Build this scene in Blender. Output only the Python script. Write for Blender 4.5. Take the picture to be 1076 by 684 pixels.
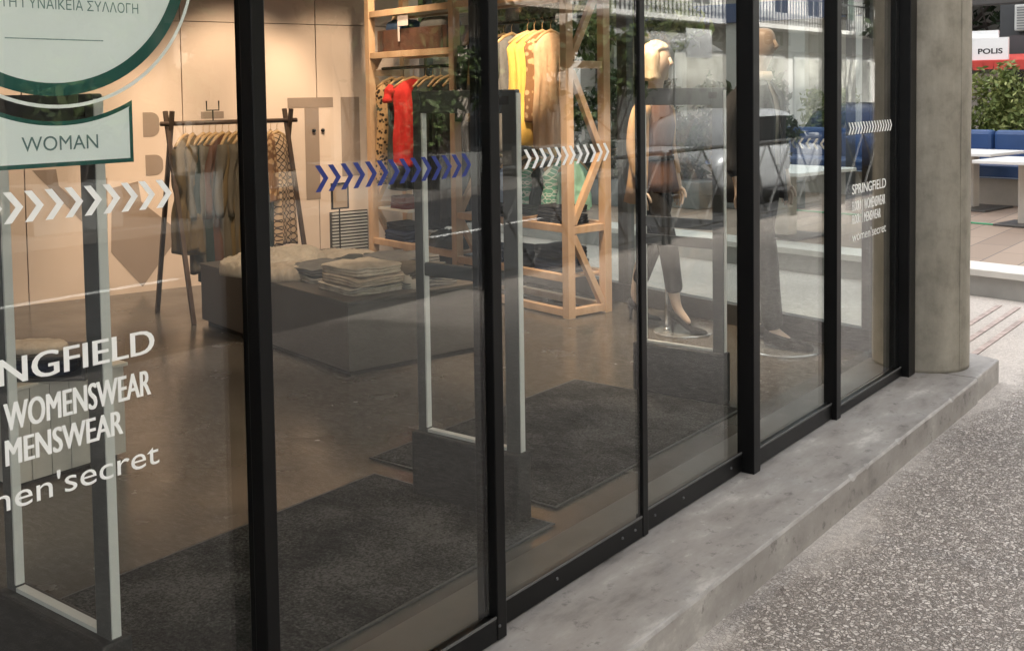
import bpy, bmesh, math, random
import numpy as np
from mathutils import Vector, Matrix, noise
random.seed(7); rng = np.random.default_rng(7)
for o in list(bpy.data.objects): bpy.data.objects.remove(o)
SC = bpy.context.scene
COL = SC.collection
R = math.radians

# ------------------------------------------------------------------ camera
cam = bpy.data.cameras.new('camera'); camo = bpy.data.objects.new('camera', cam); COL.objects.link(camo)
Mx = Matrix(((0.60990, 0.05194, -0.79077, 0), (-0.79235, 0.02196, -0.60967, 0), (-0.01430, 0.99841, 0.05454, 1.5), (0, 0, 0, 1)))
camo.matrix_world = Mx
cam.sensor_width = 36; cam.lens = 38.593; cam.shift_y = -0.1683; cam.clip_start = .05; cam.clip_end = 2000
SC.camera = camo
# ------------------------------------------------------------------ sky + sun (hazy, soft)
SUN_EL, SUN_AZ = R(40), math.atan2(.985, .17)       # direction towards the sun, azimuth from +X
w = bpy.data.worlds.new('World'); SC.world = w; w.use_nodes = True
nt = w.node_tree; bg = nt.nodes['Background']
sky = nt.nodes.new('ShaderNodeTexSky'); sky.sky_type = 'NISHITA'; sky.sun_disc = False
sky.sun_elevation = SUN_EL; sky.sun_rotation = math.pi/2 - SUN_AZ
sky.air_density = 1.0; sky.dust_density = 4.0; sky.ozone_density = .6
hs = nt.nodes.new('ShaderNodeHueSaturation'); hs.inputs['Saturation'].default_value = .18
nt.links.new(sky.outputs[0], hs.inputs['Color']); nt.links.new(hs.outputs[0], bg.inputs[0]); bg.inputs[1].default_value = .15
sl = bpy.data.lights.new('sun', 'SUN'); sl.energy = 2.6; sl.angle = R(2); sl.color = (1, .95, .87)
so = bpy.data.objects.new('sun', sl); COL.objects.link(so)
sd = Vector((math.cos(SUN_EL)*math.cos(SUN_AZ), math.cos(SUN_EL)*math.sin(SUN_AZ), math.sin(SUN_EL)))
so.rotation_euler = sd.to_track_quat('Z', 'Y').to_euler(); so.location = sd*40
SC.view_settings.view_transform = 'Standard'; SC.view_settings.look = 'None'
SC.view_settings.exposure = 2.32; SC.view_settings.gamma = 1.0; SC.view_settings.use_curve_mapping = False
SC.render.engine = 'CYCLES'
SC.cycles.use_denoising = True
SC.cycles.max_bounces = 10; SC.cycles.transparent_max_bounces = 40; SC.cycles.glossy_bounces = 5; SC.cycles.diffuse_bounces = 4
SC.cycles.sample_clamp_indirect = 6
LAMP = .28

# ------------------------------------------------------------------ materials
MATS = {}
def ramp(nt, fac, stops):
    r = nt.nodes.new('ShaderNodeValToRGB'); e = r.color_ramp.elements
    while len(e) < len(stops): e.new(.5)
    for k, (p, c) in enumerate(stops):
        e[k].position = p; e[k].color = (*c, 1)
    nt.links.new(fac, r.inputs[0]); return r.outputs[0]
def tex(nt, kind, scale, detail=4, stretch=None, **kw):
    tc = nt.nodes.new('ShaderNodeTexCoord'); src = tc.outputs['Object']
    if stretch:
        mp = nt.nodes.new('ShaderNodeMapping'); mp.inputs['Scale'].default_value = stretch
        nt.links.new(src, mp.inputs[0]); src = mp.outputs[0]
    if kind == 'noise':
        t = nt.nodes.new('ShaderNodeTexNoise'); t.inputs['Detail'].default_value = detail
        t.inputs['Roughness'].default_value = kw.get('rough', .55)
    elif kind == 'voronoi':
        t = nt.nodes.new('ShaderNodeTexVoronoi'); t.feature = kw.get('feature', 'F1')
    elif kind == 'wave':
        t = nt.nodes.new('ShaderNodeTexWave'); t.inputs['Distortion'].default_value = kw.get('dist', 2)
    t.inputs['Scale'].default_value = scale
    nt.links.new(src, t.inputs['Vector']); return t
def bump(nt, b, h, strength, dist=.01):
    n = nt.nodes.new('ShaderNodeBump'); n.inputs['Strength'].default_value = strength; n.inputs['Distance'].default_value = dist
    nt.links.new(h, n.inputs['Height']); nt.links.new(n.outputs[0], b.inputs['Normal'])
def mat(name, col, rough=.6, metal=0, var=.0, scale=6, bmp=0, bscale=None, spec=.5, col2=None, detail=5, stretch=None, sheen=0):
    if name in MATS: return MATS[name]
    m = bpy.data.materials.new(name); m.use_nodes = True; nt = m.node_tree; b = nt.nodes['Principled BSDF']
    b.inputs['Base Color'].default_value = (*col, 1); b.inputs['Roughness'].default_value = rough
    b.inputs['Metallic'].default_value = metal; b.inputs['Specular IOR Level'].default_value = spec
    if sheen: b.inputs['Sheen Weight'].default_value = sheen
    if var or col2:
        t = tex(nt, 'noise', scale, detail, stretch)
        c2 = col2 or tuple(min(1, c*(1+var)) for c in col); c1 = col if col2 else tuple(c*(1-var) for c in col)
        nt.links.new(ramp(nt, t.outputs['Fac'], [(.3, c1), (.7, c2)]), b.inputs['Base Color'])
        nt.links.new(ramp(nt, t.outputs['Fac'], [(.2, (max(0, rough-.08),)*3), (.8, (min(1, rough+.08),)*3)]), b.inputs['Roughness'])
    if bmp:
        t2 = tex(nt, 'noise', bscale or scale*4, 6, stretch); bump(nt, b, t2.outputs['Fac'], bmp)
    MATS[name] = m; return m
def glass_mat(name, tint=(.965, .985, .975)):
    m = bpy.data.materials.new(name); m.use_nodes = True; nt = m.node_tree
    for n in list(nt.nodes): nt.nodes.remove(n)
    out = nt.nodes.new('ShaderNodeOutputMaterial'); mix = nt.nodes.new('ShaderNodeMixShader')
    tr = nt.nodes.new('ShaderNodeBsdfTransparent'); tr.inputs[0].default_value = (*tint, 1)
    gl = nt.nodes.new('ShaderNodeBsdfGlossy'); gl.inputs['Roughness'].default_value = .0; gl.inputs[0].default_value = (1, 1, 1, 1)
    fr = nt.nodes.new('ShaderNodeFresnel'); ge = nt.nodes.new('ShaderNodeNewGeometry')
    mr = nt.nodes.new('ShaderNodeMapRange'); mr.inputs['To Min'].default_value = 1.47; mr.inputs['To Max'].default_value = 1/1.47
    nt.links.new(ge.outputs['Backfacing'], mr.inputs[0]); nt.links.new(mr.outputs[0], fr.inputs['IOR'])
    # smudges of dust on the pane
    df = nt.nodes.new('ShaderNodeBsdfDiffuse'); df.inputs[0].default_value = (.7, .7, .68, 1)
    t = tex(nt, 'noise', 2.2, 6, (1, 1, .35)); fc = ramp(nt, t.outputs['Fac'], [(.5, (0, 0, 0)), (.85, (.012,)*3)])
    mix2 = nt.nodes.new('ShaderNodeMixShader')
    nt.links.new(fr.outputs[0], mix.inputs[0]); nt.links.new(tr.outputs[0], mix.inputs[1]); nt.links.new(gl.outputs[0], mix.inputs[2])
    nt.links.new(fc, mix2.inputs[0]); nt.links.new(mix.outputs[0], mix2.inputs[1]); nt.links.new(df.outputs[0], mix2.inputs[2])
    nt.links.new(mix2.outputs[0], out.inputs[0]); MATS[name] = m; return m
GLASS = glass_mat('pane_glass'); GLASS2 = glass_mat('tinted_pane_glass', (.85, .88, .87))
BLACK = mat('black_powder_coat', (.0035, .0035, .0037), .36, var=.25, spec=.25, scale=3, bmp=.04, bscale=300)
RAIL = mat('charcoal_rail', (.045, .046, .047), .45, var=.2, scale=5)
WHITEV = mat('white_vinyl', (.90, .92, .91), .5)
BLUEV = mat('blue_vinyl', (.012, .028, .20), .5)
GREENV = mat('green_print', (.0, .075, .06), .5)
PALEV = mat('pale_print', (.82, .86, .86), .45, var=.04, scale=3)
INKV = mat('ink_print', (.10, .17, .17), .5)
INKG = mat('grey_green_print', (.12, .22, .21), .5)
WALLM = mat('wall_paint', (.56, .44, .36), .75, var=.05, scale=1.2, bmp=.05, bscale=40)
WALLG = mat('wall_graphic_paint', (.24, .178, .138), .75, var=.08, scale=2)
DARKM = mat('dark_gap', (.03, .025, .02), .9)
WOOD = None
def wood_mat(name, c1, c2, rough=.5):
    m = mat(name, c1, rough); nt = m.node_tree; b = nt.nodes['Principled BSDF']
    t = tex(nt, 'noise', 9, 8, (1, 1, .12), rough=.7)
    nt.links.new(ramp(nt, t.outputs['Fac'], [(.3, c1), (.7, c2)]), b.inputs['Base Color']); bump(nt, b, t.outputs['Fac'], .15, .004)
    return m
WOOD = wood_mat('raw_timber', (.44, .27, .15), (.60, .40, .25))
DWOOD = wood_mat('dark_timber', (.05, .03, .02), (.10, .06, .04))
HANGW = wood_mat('hanger_timber', (.42, .26, .12), (.55, .36, .18))
CONC = mat('column_concrete', (.22, .20, .163), .8, col2=(.33, .302, .25), scale=2.6, bmp=.3, bscale=26, stretch=(1, 1, .45))
PLINTH = mat('plinth_board', (.062, .053, .046), .5, col2=(.098, .087, .077), scale=3, bmp=.06, bscale=30)
GREYM = mat('gate_grey', (.062, .064, .063), .42, var=.1)
GATEW = mat('gate_painted_daylight', (.62, .62, .60), .35)  # daylight on the gate edges, put into the colour as white
GATEB = mat('gate_base_grey', (.013, .013, .0135), .6, var=.2)
STEEL = mat('brushed_steel', (.55, .55, .55), .25, metal=1)
SKIN = mat('mannequin_skin', (.52, .40, .32), .42)
HAIR = mat('mannequin_hair', (.62, .50, .36), .55, col2=(.42, .31, .2), scale=30, stretch=(1, 1, .1), bmp=.4, bscale=60)
def fabric(name, c, rough=.85, var=.18, scale=14, bmp=.25):
    return mat('fabric_'+name, c, rough, var=var, scale=scale, bmp=.75, bscale=34, spec=.15, stretch=(1, 1, .3))
def pattern_fabric(name, a, b_, scale, th=.5):
    if 'fabric_'+name in MATS: return MATS['fabric_'+name]
    m = mat('fabric_'+name, a, .85, spec=.2); nt = m.node_tree; b = nt.nodes['Principled BSDF']
    t = tex(nt, 'voronoi', scale); nt.links.new(ramp(nt, t.outputs['Distance'], [(th-.06, a), (th+.06, b_)]), b.inputs['Base Color'])
    return m
def geo_fabric(name, a, b_, s):
    if 'fabric_'+name in MATS: return MATS['fabric_'+name]
    m = mat('fabric_'+name, a, .85, spec=.2); nt = m.node_tree; b = nt.nodes['Principled BSDF']
    outs = []
    for k, ax in enumerate(((1, 1, 1), (1, 1, -1))):
        tc = nt.nodes.new('ShaderNodeTexCoord'); d = nt.nodes.new('ShaderNodeVectorMath'); d.operation = 'DOT_PRODUCT'
        d.inputs[1].default_value = [q*s for q in ax]; nt.links.new(tc.outputs['Object'], d.inputs[0])
        si = nt.nodes.new('ShaderNodeMath'); si.operation = 'SINE'; nt.links.new(d.outputs['Value'], si.inputs[0])
        ab = nt.nodes.new('ShaderNodeMath'); ab.operation = 'ABSOLUTE'; nt.links.new(si.outputs[0], ab.inputs[0]); outs.append(ab.outputs[0])
    mn = nt.nodes.new('ShaderNodeMath'); mn.operation = 'MINIMUM'; nt.links.new(outs[0], mn.inputs[0]); nt.links.new(outs[1], mn.inputs[1])
    nt.links.new(ramp(nt, mn.outputs[0], [(.30, a), (.36, b_)]), b.inputs['Base Color']); return m

def weather(m, sc, st, amt, lo=.62, hi=1.15):
    nt = m.node_tree; b = nt.nodes['Principled BSDF']; src = b.inputs['Base Color'].links[0].from_socket
    t = tex(nt, 'noise', sc, 8, st, rough=.65); mx = nt.nodes.new('ShaderNodeMix'); mx.data_type = 'RGBA'; mx.blend_type = 'MULTIPLY'; mx.inputs[0].default_value = amt
    nt.links.new(src, mx.inputs[6]); nt.links.new(ramp(nt, t.outputs['Fac'], [(.32, (lo, lo, lo*.97)), (.5, (1, 1, 1)), (.7, (hi, hi, hi))]), mx.inputs[7]); nt.links.new(mx.outputs[2], b.inputs['Base Color'])
weather(CONC, 3.5, (1, 1, .12), .6); weather(CONC, 9, None, .8, .7, 1.2)
# floor, mats, pavement, kerb
def floor_mat():
    m = mat('polished_screed', (.10, .08, .062), .22, spec=.35); nt = m.node_tree; b = nt.nodes['Principled BSDF']
    t = tex(nt, 'noise', .9, 5, rough=.5); t2 = tex(nt, 'noise', 4, 4)
    nt.links.new(ramp(nt, t.outputs['Fac'], [(.25, (.072, .063, .053)), (.55, (.086, .076, .065)), (.8, (.105, .093, .081))]), b.inputs['Base Color'])
    nt.links.new(ramp(nt, t2.outputs['Fac'], [(.3, (.15,)*3), (.7, (.29,)*3)]), b.inputs['Roughness'])
    return m
FLOOR = floor_mat()
def sill_mat():
    m = mat('inner_sill_concrete', (.2, .18, .155), .4, spec=.5); nt = m.node_tree; b = nt.nodes['Principled BSDF']
    t = tex(nt, 'noise', 3, 9, rough=.6)
    nt.links.new(ramp(nt, t.outputs['Fac'], [(.3, (.085, .077, .066)), (.7, (.13, .118, .103))]), b.inputs['Base Color']); return m
def mat_mat():
    m = mat('doormat_pile', (.032, .032, .032), .95, spec=.1); nt = m.node_tree; b = nt.nodes['Principled BSDF']
    t = tex(nt, 'noise', 95, 2, rough=.8); t2 = tex(nt, 'noise', 3, 3)
    mx = nt.nodes.new('ShaderNodeMath'); mx.operation = 'MULTIPLY'; nt.links.new(t.outputs['Fac'], mx.inputs[0]); nt.links.new(t2.outputs['Fac'], mx.inputs[1])
    nt.links.new(ramp(nt, mx.outputs[0], [(.16, (.012, .012, .0117)), (.25, (.034, .0335, .032)), (.36, (.095, .093, .09))]), b.inputs['Base Color'])
    bump(nt, b, t.outputs['Fac'], .8, .012); return m
def pebble_mat():
    m = mat('exposed_aggregate', (.3, .28, .26), .8, spec=.3); nt = m.node_tree; b = nt.nodes['Principled BSDF']
    tcw = nt.nodes.new('ShaderNodeTexCoord'); wz = tex(nt, 'noise', 26, 3); va = nt.nodes.new('ShaderNodeVectorMath'); va.operation = 'SCALE'; va.inputs['Scale'].default_value = .016
    nt.links.new(wz.outputs['Color'], va.inputs[0]); vb = nt.nodes.new('ShaderNodeVectorMath'); nt.links.new(tcw.outputs['Object'], vb.inputs[0]); nt.links.new(va.outputs[0], vb.inputs[1])
    def vor(sc, ft='F1'):
        t = nt.nodes.new('ShaderNodeTexVoronoi'); t.feature = ft; t.inputs['Scale'].default_value = sc; nt.links.new(vb.outputs[0], t.inputs['Vector']); return t
    v, ve, v2, ve2 = vor(72), vor(72, 'DISTANCE_TO_EDGE'), vor(130), vor(130, 'DISTANCE_TO_EDGE')
    n = tex(nt, 'noise', .9, 6); n3 = tex(nt, 'noise', 14, 4)
    cs = nt.nodes.new('ShaderNodeSeparateColor'); nt.links.new(v.outputs['Color'], cs.inputs[0]); cs2 = nt.nodes.new('ShaderNodeSeparateColor'); nt.links.new(v2.outputs['Color'], cs2.inputs[0])
    COLS = [(.0, (.20, .172, .15)), (.25, (.385, .34, .305)), (.6, (.54, .485, .44)), (1, (.77, .71, .655))]
    st1, st2 = ramp(nt, cs.outputs[0], COLS), ramp(nt, cs2.outputs[0], COLS)
    def math_(op, x_, y_):
        q = nt.nodes.new('ShaderNodeMath'); q.operation = op
        for k_, z_ in enumerate((x_, y_)):
            if isinstance(z_, (int, float)): q.inputs[k_].default_value = z_
            else: nt.links.new(z_, q.inputs[k_])
        return q.outputs[0]
    big = math_('MULTIPLY', math_('GREATER_THAN', cs.outputs[1], .22), ramp(nt, ve.outputs['Distance'], [(.05, (0, 0, 0)), (.15, (1, 1, 1))]))
    small = math_('MULTIPLY', math_('GREATER_THAN', cs2.outputs[1], .10), ramp(nt, ve2.outputs['Distance'], [(.06, (0, 0, 0)), (.18, (1, 1, 1))]))
    mS = nt.nodes.new('ShaderNodeMix'); mS.data_type = 'RGBA'; nt.links.new(big, mS.inputs[0]); nt.links.new(st2, mS.inputs[6]); nt.links.new(st1, mS.inputs[7]); stone = mS.outputs[2]
    edge = math_('MAXIMUM', big, math_('MULTIPLY', small, .8))
    mx = nt.nodes.new('ShaderNodeMix'); mx.data_type = 'RGBA'
    nt.links.new(edge, mx.inputs[0]); mx.inputs[6].default_value = (.275, .245, .22, 1); nt.links.new(stone, mx.inputs[7])
    # a cement skin where the pebbles are not washed out
    tc = nt.nodes.new('ShaderNodeTexCoord'); sx = nt.nodes.new('ShaderNodeSeparateXYZ'); nt.links.new(tc.outputs['Object'], sx.inputs[0])
    ad = nt.nodes.new('ShaderNodeMath'); ad.operation = 'MULTIPLY_ADD'; nt.links.new(n3.outputs['Fac'], ad.inputs[0]); ad.inputs[1].default_value = .26; nt.links.new(sx.outputs['Y'], ad.inputs[2])
    ad2 = nt.nodes.new('ShaderNodeMath'); ad2.operation = 'MULTIPLY_ADD'; nt.links.new(n.outputs['Fac'], ad2.inputs[0]); ad2.inputs[1].default_value = .5; nt.links.new(ad.outputs[0], ad2.inputs[2])
    cem = ramp(nt, ad2.outputs[0], [(.0, (0, 0, 0)), (1, (0, 0, 0))])
    mr = nt.nodes.new('ShaderNodeMapRange'); nt.links.new(ad2.outputs[0], mr.inputs[0]); mr.inputs[1].default_value = 1.74; mr.inputs[2].default_value = 1.88
    fine = tex(nt, 'noise', 45, 5)
    cemc = ramp(nt, fine.outputs['Fac'], [(.3, (.44, .395, .355)), (.7, (.60, .55, .50))])
    mx2 = nt.nodes.new('ShaderNodeMix'); mx2.data_type = 'RGBA'; sc2 = nt.nodes.new('ShaderNodeMath'); sc2.operation = 'MULTIPLY'; sc2.inputs[1].default_value = .8
    nt.links.new(mr.outputs[0], sc2.inputs[0]); nt.links.new(sc2.outputs[0], mx2.inputs[0]); nt.links.new(mx.outputs[2], mx2.inputs[6]); nt.links.new(cemc, mx2.inputs[7])
    # large scale wear
    wr = ramp(nt, n.outputs['Fac'], [(.3, (.82,)*3), (.7, (1.1,)*3)])
    mx3 = nt.nodes.new('ShaderNodeMix'); mx3.data_type = 'RGBA'; mx3.blend_type = 'MULTIPLY'; mx3.inputs[0].default_value = 1
    nt.links.new(mx2.outputs[2], mx3.inputs[6]); nt.links.new(wr, mx3.inputs[7]); nt.links.new(mx3.outputs[2], b.inputs['Base Color'])
    hb = nt.nodes.new('ShaderNodeMath'); hb.operation = 'MULTIPLY'; nt.links.new(edge, hb.inputs[0])
    inv = nt.nodes.new('ShaderNodeMath'); inv.operation = 'SUBTRACT'; inv.inputs[0].default_value = 1; nt.links.new(sc2.outputs[0], inv.inputs[1]); nt.links.new(inv.outputs[0], hb.inputs[1])
    bump(nt, b, hb.outputs[0], .9, .008); return m
def kerb_mat():
    m = mat('trowelled_concrete', (.24, .23, .22), .55, spec=.4); nt = m.node_tree; b = nt.nodes['Principled BSDF']
    t = tex(nt, 'noise', 4.2, 10, rough=.66, stretch=(.6, 1.5, 1)); t2 = tex(nt, 'noise', 15, 8, rough=.72); t3 = tex(nt, 'noise', 1.1, 3)
    base = ramp(nt, t.outputs['Fac'], [(.33, (.19, .175, .162)), (.45, (.29, .27, .253)), (.54, (.325, .305, .287)), (.60, (.37, .35, .33)), (.68, (.52, .50, .47))])
    sp = ramp(nt, t2.outputs['Fac'], [(.34, (.55,)*3), (.43, (1,)*3), (.62, (1,)*3), (.70, (1.35,)*3)])
    mx = nt.nodes.new('ShaderNodeMix'); mx.data_type = 'RGBA'; mx.blend_type = 'MULTIPLY'; mx.inputs[0].default_value = 1
    nt.links.new(base, mx.inputs[6]); nt.links.new(sp, mx.inputs[7]); nt.links.new(mx.outputs[2], b.inputs['Base Color'])
    nt.links.new(ramp(nt, t3.outputs['Fac'], [(.3, (.38,)*3), (.7, (.65,)*3)]), b.inputs['Roughness']); bump(nt, b, t2.outputs['Fac'], .12, .006); return m
def plank_mat():
    m = mat('terrace_planks', (.45, .36, .28), .7); nt = m.node_tree; b = nt.nodes['Principled BSDF']
    br = nt.nodes.new('ShaderNodeTexBrick'); tc = nt.nodes.new('ShaderNodeTexCoord'); nt.links.new(tc.outputs['Object'], br.inputs[0])
    br.inputs['Scale'].default_value = 1; br.inputs['Brick Width'].default_value = .9; br.inputs['Row Height'].default_value = .3; br.inputs['Mortar Size'].default_value = .006
    br.inputs['Color1'].default_value = (.33, .25, .19, 1); br.inputs['Color2'].default_value = (.20, .145, .11, 1); br.inputs['Mortar'].default_value = (.12, .1, .09, 1)
    br.inputs['Bias'].default_value = -.2
    nt.links.new(br.outputs['Color'], b.inputs['Base Color']); return m
def leaf_mat(name, dark, light):
    if name in MATS: return MATS[name]
    m = mat(name, dark, .6, spec=.3); nt = m.node_tree; b = nt.nodes['Principled BSDF']
    ge = nt.nodes.new('ShaderNodeNewGeometry')
    nt.links.new(ramp(nt, ge.outputs['Random Per Island'], [(0, dark), (.6, tuple((a+c)/2 for a, c in zip(dark, light))), (1, light)]), b.inputs['Base Color'])
    b.inputs['Subsurface Weight'].default_value = 0
    return m

# ------------------------------------------------------------------ geometry helpers
ROOT = {}     # object name -> (location, rotz) of the thing it belongs to
class MB:
    def __init__(s): s.v = []; s.f = []
    def add(s, vs, fs):
        n = len(s.v); s.v += [tuple(p) for p in vs]; s.f += [tuple(i+n for i in f) for f in fs]; return s
    def box(s, x0, x1, y0, y1, z0, z1):
        vs = [(x, y, z) for z in (z0, z1) for y in (y0, y1) for x in (x0, x1)]
        return s.add(vs, [(0, 2, 3, 1), (4, 5, 7, 6), (0, 1, 5, 4), (2, 6, 7, 3), (0, 4, 6, 2), (1, 3, 7, 5)])
    def fbox(s, fr, u0, u1, v0, v1, z0, z1):     # box in a turned frame (o, e1, e2)
        o, a, b = fr
        vs = [(o[0]+a[0]*u+b[0]*v, o[1]+a[1]*u+b[1]*v, z) for z in (z0, z1) for v in (v0, v1) for u in (u0, u1)]
        return s.add(vs, [(0, 2, 3, 1), (4, 5, 7, 6), (0, 1, 5, 4), (2, 6, 7, 3), (0, 4, 6, 2), (1, 3, 7, 5)])
    def bar(s, p, q, w, h, up=(0, 0, 1)):        # rectangular bar between two points
        p = Vector(p); q = Vector(q); d = (q-p).normalized(); a = d.cross(Vector(up))
        if a.length < 1e-3: a = d.cross(Vector((1, 0, 0)))
        a.normalize(); b = a.cross(d); a *= w/2; b *= h/2
        vs = [c+sa*a+sb*b for c in (p, q) for sa, sb in ((-1, -1), (1, -1), (1, 1), (-1, 1))]
        return s.add(vs, [(3, 2, 1, 0), (4, 5, 6, 7), (0, 1, 5, 4), (1, 2, 6, 5), (2, 3, 7, 6), (3, 0, 4, 7)])
    def tube(s, pts, r, n=8, caps=True):
        pts = [Vector(p) for p in pts]; rs = r if isinstance(r, (list, tuple)) else [r]*len(pts); rings = []; base = len(s.v); ref = None
        for i, p in enumerate(pts):
            d = (pts[min(i+1, len(pts)-1)]-pts[max(i-1, 0)]).normalized()
            if ref is None: ref = d.orthogonal().normalized()
            a = (ref-d*ref.dot(d)); a = a.normalized() if a.length > 1e-4 else d.orthogonal().normalized(); ref = a; b = d.cross(a)
            for k in range(n):
                t = 2*math.pi*k/n; s.v.append(tuple(p+(a*math.cos(t)+b*math.sin(t))*rs[i]))
        for i in range(len(pts)-1):
            for k in range(n):
                s.f.append((base+i*n+k, base+i*n+(k+1) % n, base+(i+1)*n+(k+1) % n, base+(i+1)*n+k))
        if caps:
            s.f.append(tuple(base+k for k in range(n))[::-1]); s.f.append(tuple(base+(len(pts)-1)*n+k for k in range(n)))
        return s
    def rings(s, rg, closed=True, cap0=True, cap1=True):     # loft a list of rings of points
        base = len(s.v); n = len(rg[0])
        for r_ in rg: s.v += [tuple(p) for p in r_]
        for i in range(len(rg)-1):
            for k in range(n if closed else n-1):
                s.f.append((base+i*n+k, base+i*n+(k+1) % n, base+(i+1)*n+(k+1) % n, base+(i+1)*n+k))
        if closed and cap0: s.f.append(tuple(base+k for k in range(n))[::-1])
        if closed and cap1: s.f.append(tuple(base+(len(rg)-1)*n+k for k in range(n)))
        return s
    def lathe(s, c, prof, n=32, cap0=True, cap1=True):
        return s.rings([[(c[0]+r*math.cos(2*math.pi*k/n), c[1]+r*math.sin(2*math.pi*k/n), c[2]+z) for k in range(n)] for r, z in prof], True, cap0, cap1)
    def prism(s, poly, o, a, b, t):              # polygon (u, v) on plane o + u a + v b, thickness vector t
        o, a, b, t = Vector(o), Vector(a), Vector(b), Vector(t); n = len(poly); base = len(s.v)
        for off in (Vector(), t):
            for u, v in poly: s.v.append(tuple(o+a*u+b*v+off))
        s.f.append(tuple(base+k for k in range(n))); s.f.append(tuple(base+n+k for k in range(n))[::-1])
        for k in range(n): s.f.append((base+k, base+n+k, base+n+(k+1) % n, base+(k+1) % n))
        return s
    def build(s, name, m, parent=None, smooth=False, bevel=0, local=False, sub=0, solid=0, angle=None):
        me = bpy.data.meshes.new(name)
        v = np.array(s.v, float)
        rt = ROOT.get(parent.name) if parent else None
        if rt and not local:
            v = v-np.array(rt[0]); c, q = math.cos(-rt[1]), math.sin(-rt[1])
            v = np.c_[v[:, 0]*c-v[:, 1]*q, v[:, 0]*q+v[:, 1]*c, v[:, 2]]
        me.from_pydata(v.tolist(), [], s.f)
        bm = bmesh.new(); bm.from_mesh(me); bmesh.ops.recalc_face_normals(bm, faces=bm.faces); bm.to_mesh(me); bm.free()
        o = bpy.data.objects.new(name, me); COL.objects.link(o)
        if m: me.materials.append(m)
        if smooth: me.shade_smooth() if not angle else me.shade_smooth()
        if solid:
            md = o.modifiers.new('solid', 'SOLIDIFY'); md.thickness = solid
        if sub:
            md = o.modifiers.new('sub', 'SUBSURF'); md.levels = md.render_levels = sub
        if bevel:
            md = o.modifiers.new('bevel', 'BEVEL'); md.width = bevel; md.segments = 2; md.limit_method = 'ANGLE'; md.angle_limit = R(40)
        if parent:
            o.parent = parent; ROOT[o.name] = rt
        else: ROOT[o.name] = ((0, 0, 0), 0)
        return o
def tag(o, label=None, cat=None, group=None, kind=None):
    if label: o['label'] = label
    if cat: o['category'] = cat
    if group: o['group'] = group
    if kind: o['kind'] = kind
    return o
def thing(name, label, cat, loc=(0, 0, 0), rz=0, group=None):
    o = bpy.data.objects.new(name, None); COL.objects.link(o); o.location = loc; o.rotation_euler = (0, 0, rz); o.empty_display_size = .1
    ROOT[o.name] = (tuple(loc), rz); return tag(o, label, cat, group)
def kids(o): return [c for c in bpy.data.objects if c.parent == o]
def copy_tree(o, parent=None):
    ch = kids(o); c = o.copy(); COL.objects.link(c)
    if parent: c.parent = parent
    for k in ch: copy_tree(k, c)
    return c
def text_mesh(body, x0, x1, z0, z1, origin, a, b, t=.0004, weight=0., name='t'):
    """letters fitted to a rectangle, as MB pieces on plane origin + a u + b v"""
    cu = bpy.data.curves.new(name, 'FONT'); cu.body = body; cu.size = 1; cu.offset = weight; cu.resolution_u = 4
    ob = bpy.data.objects.new(name, cu); COL.objects.link(ob); bpy.context.view_layer.update()
    me = bpy.data.meshes.new_from_object(ob.evaluated_get(bpy.context.evaluated_depsgraph_get()))
    n = len(me.vertices); co = np.zeros(n*3); me.vertices.foreach_get('co', co); co = co.reshape(-1, 3)
    fs = [tuple(p.vertices) for p in me.polygons]
    bpy.data.objects.remove(ob); bpy.data.curves.remove(cu); bpy.data.meshes.remove(me)
    lo, hi = co.min(0), co.max(0)
    u = x0+(co[:, 0]-lo[0])/(hi[0]-lo[0])*(x1-x0); v = z0+(co[:, 1]-lo[1])/(hi[1]-lo[1])*(z1-z0)
    o, a, b = np.array(origin), np.array(a), np.array(b)
    p = o+np.outer(u, a)+np.outer(v, b)
    return p.tolist(), fs
def skin(name, joints, edges, m, parent, sub=2, root=0, local=True):
    """one continuous body grown from a skeleton; joints: (x, y, z, rx, ry)"""
    me = bpy.data.meshes.new(name); me.from_pydata([j[:3] for j in joints], edges, [])
    o = bpy.data.objects.new(name, me); COL.objects.link(o)
    md = o.modifiers.new('skin', 'SKIN'); md.use_smooth_shade = True; md.branch_smoothing = .3
    for k, j in enumerate(joints):
        sv = me.skin_vertices[0].data[k]; sv.radius = (j[3], j[4] if len(j) > 4 else j[3]); sv.use_root = (k == root)
    sb = o.modifiers.new('sub', 'SUBSURF'); sb.levels = sb.render_levels = sub
    bpy.context.view_layer.update()
    nm = bpy.data.meshes.new_from_object(o.evaluated_get(bpy.context.evaluated_depsgraph_get()))
    bpy.data.objects.remove(o); nm.name = name
    o = bpy.data.objects.new(name, nm); COL.objects.link(o); nm.materials.clear(); nm.materials.append(m); nm.shade_smooth()
    if parent: o.parent = parent; ROOT[o.name] = ROOT.get(parent.name)
    return o

AX, AZ, NY = (1, 0, 0), (0, 0, 1), (0, -1, 0)
def frame(o, deg):
    t = R(deg); return ((o[0], o[1]), (math.cos(t), math.sin(t)), (-math.sin(t), math.cos(t)))
def W(fr, u, v, z): return (fr[0][0]+fr[1][0]*u+fr[2][0]*v, fr[0][1]+fr[1][1]*u+fr[2][1]*v, z)
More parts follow.
